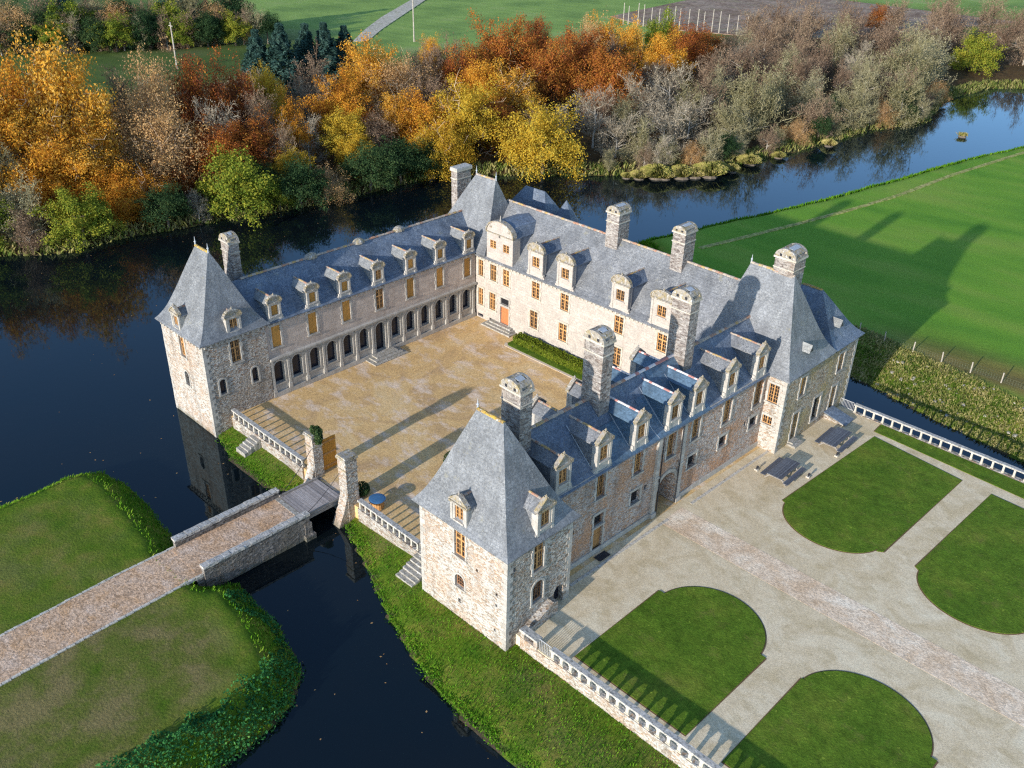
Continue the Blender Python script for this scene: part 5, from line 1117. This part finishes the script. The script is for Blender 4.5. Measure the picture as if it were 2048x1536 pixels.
def crown_twigs(seed, mat, upright=.6, n_limb=26, n_sub=9, n_tw=9, leaf=900, leafsize=.05):
    """fine bare boughs: limbs, branches and a haze of twigs as thin strips, a few last leaves"""
    global rng; keep = rng; rng = np.random.default_rng(seed); Q = []
    def strip(a, b, w0, w1):
        d = b-a; s = np.cross(d, rng.normal(size=3)); s /= np.linalg.norm(s)+1e-9; Q.append([a-s*w0,a+s*w0,b+s*w1,b-s*w1])
    for i in range(n_limb):
        z0 = rng.uniform(-1.05,.35); a = np.array([0,0,z0]); ang = rng.uniform(0,6.283); el = rng.uniform(.1,1.1)*upright+.15
        d = np.array([math.cos(ang)*math.cos(el),math.sin(ang)*math.cos(el),math.sin(el)]); L = rng.uniform(.55,.95)*(1.0 if z0 < 0 else .8); prev = a
        for k in range(1,n_sub+1):
            p_ = a+d*L*k/n_sub+np.array([0,0,.10*upright*(k/n_sub)**2])+rng.normal(0,.02,3); strip(prev,p_,.014*(1-.8*(k-1)/n_sub),.014*(1-.8*k/n_sub))
            if k > 1:
                e = d*.6+dirs(1)[0]*.75+np.array([0,0,.25*upright]); e /= np.linalg.norm(e); l2 = rng.uniform(.16,.38); p2 = p_+e*l2; strip(p_,p2,.007,.003)
                for j in range(n_tw):
                    f = rng.random(); s0 = p_+e*l2*f; t = e*.5+dirs(1)[0]*.8+np.array([0,0,.3*upright]); t /= np.linalg.norm(t); strip(s0,s0+t*rng.uniform(.09,.24),.0042,.0018)
            prev = p_
    V = np.array(Q).reshape(-1,3)
    if leaf:
        ids = rng.choice(len(Q), leaf); C = np.array([Q[i][2] for i in ids])+rng.normal(0,.03,(leaf,3)); a = dirs(leaf)*leafsize*.5; b = np.cross(a,dirs(leaf))*.6
        b = b/(np.linalg.norm(b,axis=1)[:,None]+1e-9)*leafsize*.3; V = np.concatenate([V, np.stack([C-a,C+b,C+a,C-b],1).reshape(-1,3)])
    me = quads_mesh('crown', V, mat); rng = keep; return me
def trunk_mesh(seed, mat, h0=-1.9, thick=.055, limbs=7):
    r = random.Random(seed); m = MB(); m.tube([(0,0,h0),(.03,.0,h0*.5),(-.02,.03,-.3),(.02,0,.45)],[thick*1.4,thick,thick*.8,thick*.25],7)
    for k in range(limbs):
        a = r.uniform(0,6.28); z = r.uniform(-.7,.2); l = r.uniform(.4,.8); m.tube([(0,0,z),(math.cos(a)*l*.5,math.sin(a)*l*.5,z+l*.35),(math.cos(a)*l,math.sin(a)*l,z+l*.6)],[thick*.5,thick*.3,thick*.08],5)
    return m.mesh('trunk', mat)
PRO = {}
for k in ('OR','RU','YE'): PRO[k] = [crown_broad(10+i+len(PRO)*7, 24000, .046, lobes=(105,80,130)[i], mat=M[k], droop=(.12,.32,.2)[i]) for i in range(3)]
PRO['OC'] = [crown_broad(51+i, 14000, .038, lobes=110, mat=M['OC'], droop=.3) for i in range(2)]
PRO['LG'] = [crown_broad(61+i, 15000, .06, .95, 80, .15, mat=M['LG']) for i in range(3)]
PRO['DG'] = [crown_broad(71+i, 14000, .06, .85, 120, .1, mat=M['DG']) for i in range(2)]
PRO['CO'] = [crown_conifer(81+i, M['CO']) for i in range(2)]
PRO['GR'] = [crown_twigs(91+i, M['GR'], .8) for i in range(3)]
PRO['BR'] = [crown_twigs(95+i, M['BR'], .9, leaf=3600, leafsize=.045) for i in range(3)]
PRO['GG'] = [crown_twigs(99+i, M['GG'], 1.1, 30, leaf=5000, leafsize=.04) for i in range(3)]
TR = {False: trunk_mesh(1, M['bark']), True: trunk_mesh(2, M['bark_pale'], thick=.04)}
LIMB = {k: crown_twigs(120+i, M['bark_tan'], .8, 18, 6, 3, 0) for i, k in enumerate(('OC',))}
NAME = {'OR': ('golden_beech','golden orange beech','golden orange beeches'), 'RU': ('rust_beech','rust red beech','rust red beeches'), 'YE': ('yellow_maple','bright yellow maple','bright yellow maples'),
 'OC': ('tan_oak','thin tan leaved oak','thin tan leaved oaks'), 'LG': ('green_tree','yellow green tree','yellow green trees'), 'DG': ('laurel_shrub','dark evergreen shrub','dark evergreen shrubs'), 'CO': ('spruce','blue green spruce','blue green spruces'),
 'GR': ('bare_tree','bare pale grey tree','bare pale grey trees'), 'BR': ('alder','bare brown alder','bare brown alders'), 'GG': ('willow','grey green willow','grey green willows')}
EXTRA = []
rx_ = random.Random(4)
for i in range(26):   # belt of mixed trees beyond the field
    f = i/25; x = -205+f*34+rx_.uniform(-3,3)-(i%2)*9; y = 40+f*72+rx_.uniform(-2,2); k = ['DG','BR','LG','CO','GG','BR','OC','DG'][i%8]; EXTRA.append((k,x,y,rx_.uniform(5.0,7.5),rx_.uniform(4.6,6.2),100))
for x, y, r in ((19.5,176,3.0),(24,186,3.4),(30,181,3.2)): EXTRA.append(('LG' if x < 20 else 'OR',x,y,2.4,r,-1))
EXTRA += [('BR',-52,225,6,6.5,50),('BR',-62,215,6,6.5,55),('GG',-44,206,5,6,32),('BR',-34,215,5,6,25),('GG',-30,222,4.5,6,18),('BR',-12,252,5,6,28),('BR',2,262,5,6,40),('BR',-70,205,6,6,58),('OR',-104,8,10,6,50),('BR',-88,-2,7,6,28),('OC',-100,-4,9,6,42),('RU',-60,128,6,5,45),('BR',-48,133,5.5,5,34),('BR',-34,132,4.5,5,20)]
for i in range(16):   # tall trees on the bank further left, seen mirrored in the moat
    f = i/15; EXTRA.append((['OR','CO','BR','OR','LG','RU','BR','OR'][i%8], -72-(i%3)*9-8*f, -9-46*f, 13.5, 7.2, 14+(i%3)*9))
for i in range(30):
    f = i/29; EXTRA.append((['DG','BR','LG','BR','GG','DG'][i%6],-196+f*32+rx_.uniform(-2,2),44+f*66+rx_.uniform(-1.5,1.5),rx_.uniform(3.5,5),rx_.uniform(3.6,4.8),100))
for i in range(20):
    by_ = 93+i*5.6+rx_.uniform(-2,2); bx_ = float(np.interp(by_,[90,99.5,117,129,160,176,200],[-31.5,-23,-16,-14,-11,-6,-12])); r_ = rx_.uniform(1.5,2.7); EXTRA.append((['GG','BR','GG','OC','DG'][i%5],bx_-rx_.uniform(.6,2.6),by_,r_*.55,r_,2))
BX = [(-64,-10),(-61,2),(-56,18),(-50,44),(-48.5,62),(-48,70),(-42,78),(-31.5,90),(-23,99.5),(-16,117),(-14,129),(-11,160),(-6,176),(-12,200),(-10,222)]
placed = [(t[1],t[2]) for t in TREES+EXTRA]
def lerp_bank(u):
    i = min(int(u),len(BX)-2); f = u-i; a, b = BX[i], BX[i+1]; L = math.hypot(b[0]-a[0],b[1]-a[1]); nx, ny = -(b[1]-a[1])/L, (b[0]-a[0])/L; return a[0]+(b[0]-a[0])*f, a[1]+(b[1]-a[1])*f, nx, ny
tries = 0; made = 0
while made < 105 and tries < 4000:
    tries += 1; bx, by, nx, ny = lerp_bank(rx_.uniform(0,len(BX)-1.01)); d = rx_.uniform(4,62); x, y = bx+nx*d, by+ny*d
    if min(math.hypot(x-px,y-py) for px, py in placed) < 4.6: continue
    if sdist(np.array([x]),np.array([y]),LAND_FOREST)[0] < 3: continue
    dd = float(sdist(np.array([x]),np.array([y]),LAND_FOREST)[0])
    if y < 45: k = rx_.choice(['OR','BR','OC','OR','RU','BR'])
    elif y < 95: k = rx_.choice(['BR','GR','BR','OR','RU','OC','YE'])
    elif y < 135: k = rx_.choice(['RU','BR','OR','GR','BR','BR']) if dd > 22 else rx_.choice(['BR','GR','GG'])
    else: k = rx_.choice(['BR','GR','GG','BR'])
    if d < 9: k = rx_.choice(['DG','BR','GG'])
    r = rx_.uniform(3.2,4.8); z = rx_.uniform(2.6,4.6) if k != 'DG' else 1.6; placed.append((x,y)); EXTRA.append((k,x,y,z,r if k != 'DG' else r*.75,dd)); made += 1
ALL = TREES+EXTRA
cnt = {}
rows = lambda d: 'beside the wheat meadow' if d < 0 else "at the water's edge" if d <= 5 else 'close behind the riverbank' if d <= 13 else 'in the middle of the wood' if d <= 34 else 'along the back of the wood' if d < 90 else 'in the belt beyond the field'
rows2 = lambda d: 'on the meadow side of the river' if d < 0 else rows(d)
groups = {}
for t in ALL: groups.setdefault((t[0], rows2(t[5])), []).append(t)
rt = random.Random(9)
for (k, row), lst in groups.items():
    lst.sort(key=lambda t: math.atan2(t[2]+34.3, t[1]-72.7), reverse=True); n = len(lst)
    for i, (k_, x, y, z, r, d) in enumerate(lst):
        nm, one, many = NAME[k]
        lb = f'{one} {row}' if n == 1 else (f'{one} {row}, leftmost of {n}' if i == 0 else f'{one} {row}, rightmost of {n}' if i == n-1 else f'{one} {row}, {ORD[i]} of {n} from the left')
        gz = -.4; o = thing(nm, lb, 'shrub' if k == 'DG' else 'tree', (x,y,gz), rt.uniform(0,6.28), many+' across the river' if d >= 0 else 'trees on the meadow side', worldgeo=False)
        j = rt.randrange(len(PRO[k])); c = part('crown', PRO[k][j], None, o); zs = rt.uniform(.86,1.06)*(1.25 if k in ('GR','BR','GG') else 1.1)
        zc = z-gz; c.location = (0,0,zc); bs = 1.22 if k == 'OC' else 1.03 if k in ('OR','RU','YE','LG','DG') else 1.1; sz = min(1.75*r*bs, max(r*zs*bs*.95, zc*.72)); c.scale = (r*bs, r*bs*rt.uniform(.92,1.08), sz); zc -= max(0, sz-r*1.0)*.95; c.location = (0,0,zc); c.rotation_euler = (rt.uniform(-.08,.08), rt.uniform(-.08,.08), 0)
        if k == 'CO': c.scale = (r*2.7,r*2.7,r*1.75)
        tk = part('trunk', TR[k in ('GR','OC','BR','GG')], None, o); zt = max(zc/1.85, r*.8); tk.location = (0,0,zc); tk.scale = (r,r,zt)
        if k == 'OC' or (k in ('OR','YE') and i%3 == 0): l = part('boughs', LIMB['OC'], None, o); l.location = (0,0,zc); l.scale = (r*1.1,r*1.1,r*1.25)
# ---------------------------------------------------------------- camera, sun, sky
yaw, pit, roll = (math.radians(a) for a in (43.93, -29.98, 1.37))
F_ = Vector((-math.sin(yaw)*math.cos(pit), math.cos(yaw)*math.cos(pit), math.sin(pit))); R_ = Vector((math.cos(yaw), math.sin(yaw), 0)); U_ = R_.cross(F_)
R2 = R_*math.cos(roll)+U_*math.sin(roll); U2 = U_*math.cos(roll)-R_*math.sin(roll)
cam = bpy.data.cameras.new('camera'); co = bpy.data.objects.new('camera', cam); COL.objects.link(co)
co.matrix_world = Matrix(((R2.x,U2.x,-F_.x,72.72),(R2.y,U2.y,-F_.y,-34.3),(R2.z,U2.z,-F_.z,48.48),(0,0,0,1)))
cam.sensor_width = 36; cam.lens = 1855.87/2048*36; cam.clip_end = 5000; SC.camera = co
AZ, EL = math.radians(5.0), math.radians(13.8)
sd_ = Vector((math.sin(AZ)*math.cos(EL), -math.cos(AZ)*math.cos(EL), math.sin(EL)))
su = bpy.data.lights.new('sun', 'SUN'); su.energy = 2.8; su.angle = math.radians(.8); su.color = (1.0,.93,.84); so = bpy.data.objects.new('sun', su); COL.objects.link(so); so.rotation_euler = sd_.to_track_quat('Z','Y').to_euler()
w = bpy.data.worlds.new('World'); SC.world = w; w.use_nodes = True; nt = w.node_tree; nt.nodes.clear()
sk = nt.nodes.new('ShaderNodeTexSky'); sk.sky_type = 'NISHITA'; sk.sun_disc = False; sk.sun_elevation = EL; sk.sun_rotation = math.atan2(sd_.x, sd_.y); sk.altitude = 100; sk.air_density = 1.0; sk.dust_density = .15; sk.ozone_density = 1.6; sk.air_density = .8
bg = nt.nodes.new('ShaderNodeBackground'); bg.inputs[1].default_value = .142; ow = nt.nodes.new('ShaderNodeOutputWorld'); nt.links.new(sk.outputs[0], bg.inputs[0]); nt.links.new(bg.outputs[0], ow.inputs[0])
vs = SC.view_settings; vs.view_transform = 'Standard'; vs.look = 'None'; vs.gamma = 1; vs.exposure = 1.1
SC.cycles.max_bounces = 5; SC.cycles.diffuse_bounces = 3; SC.cycles.glossy_bounces = 3; SC.cycles.transmission_bounces = 3; SC.cycles.use_denoising = False; SC.cycles.filter_width = 1.25
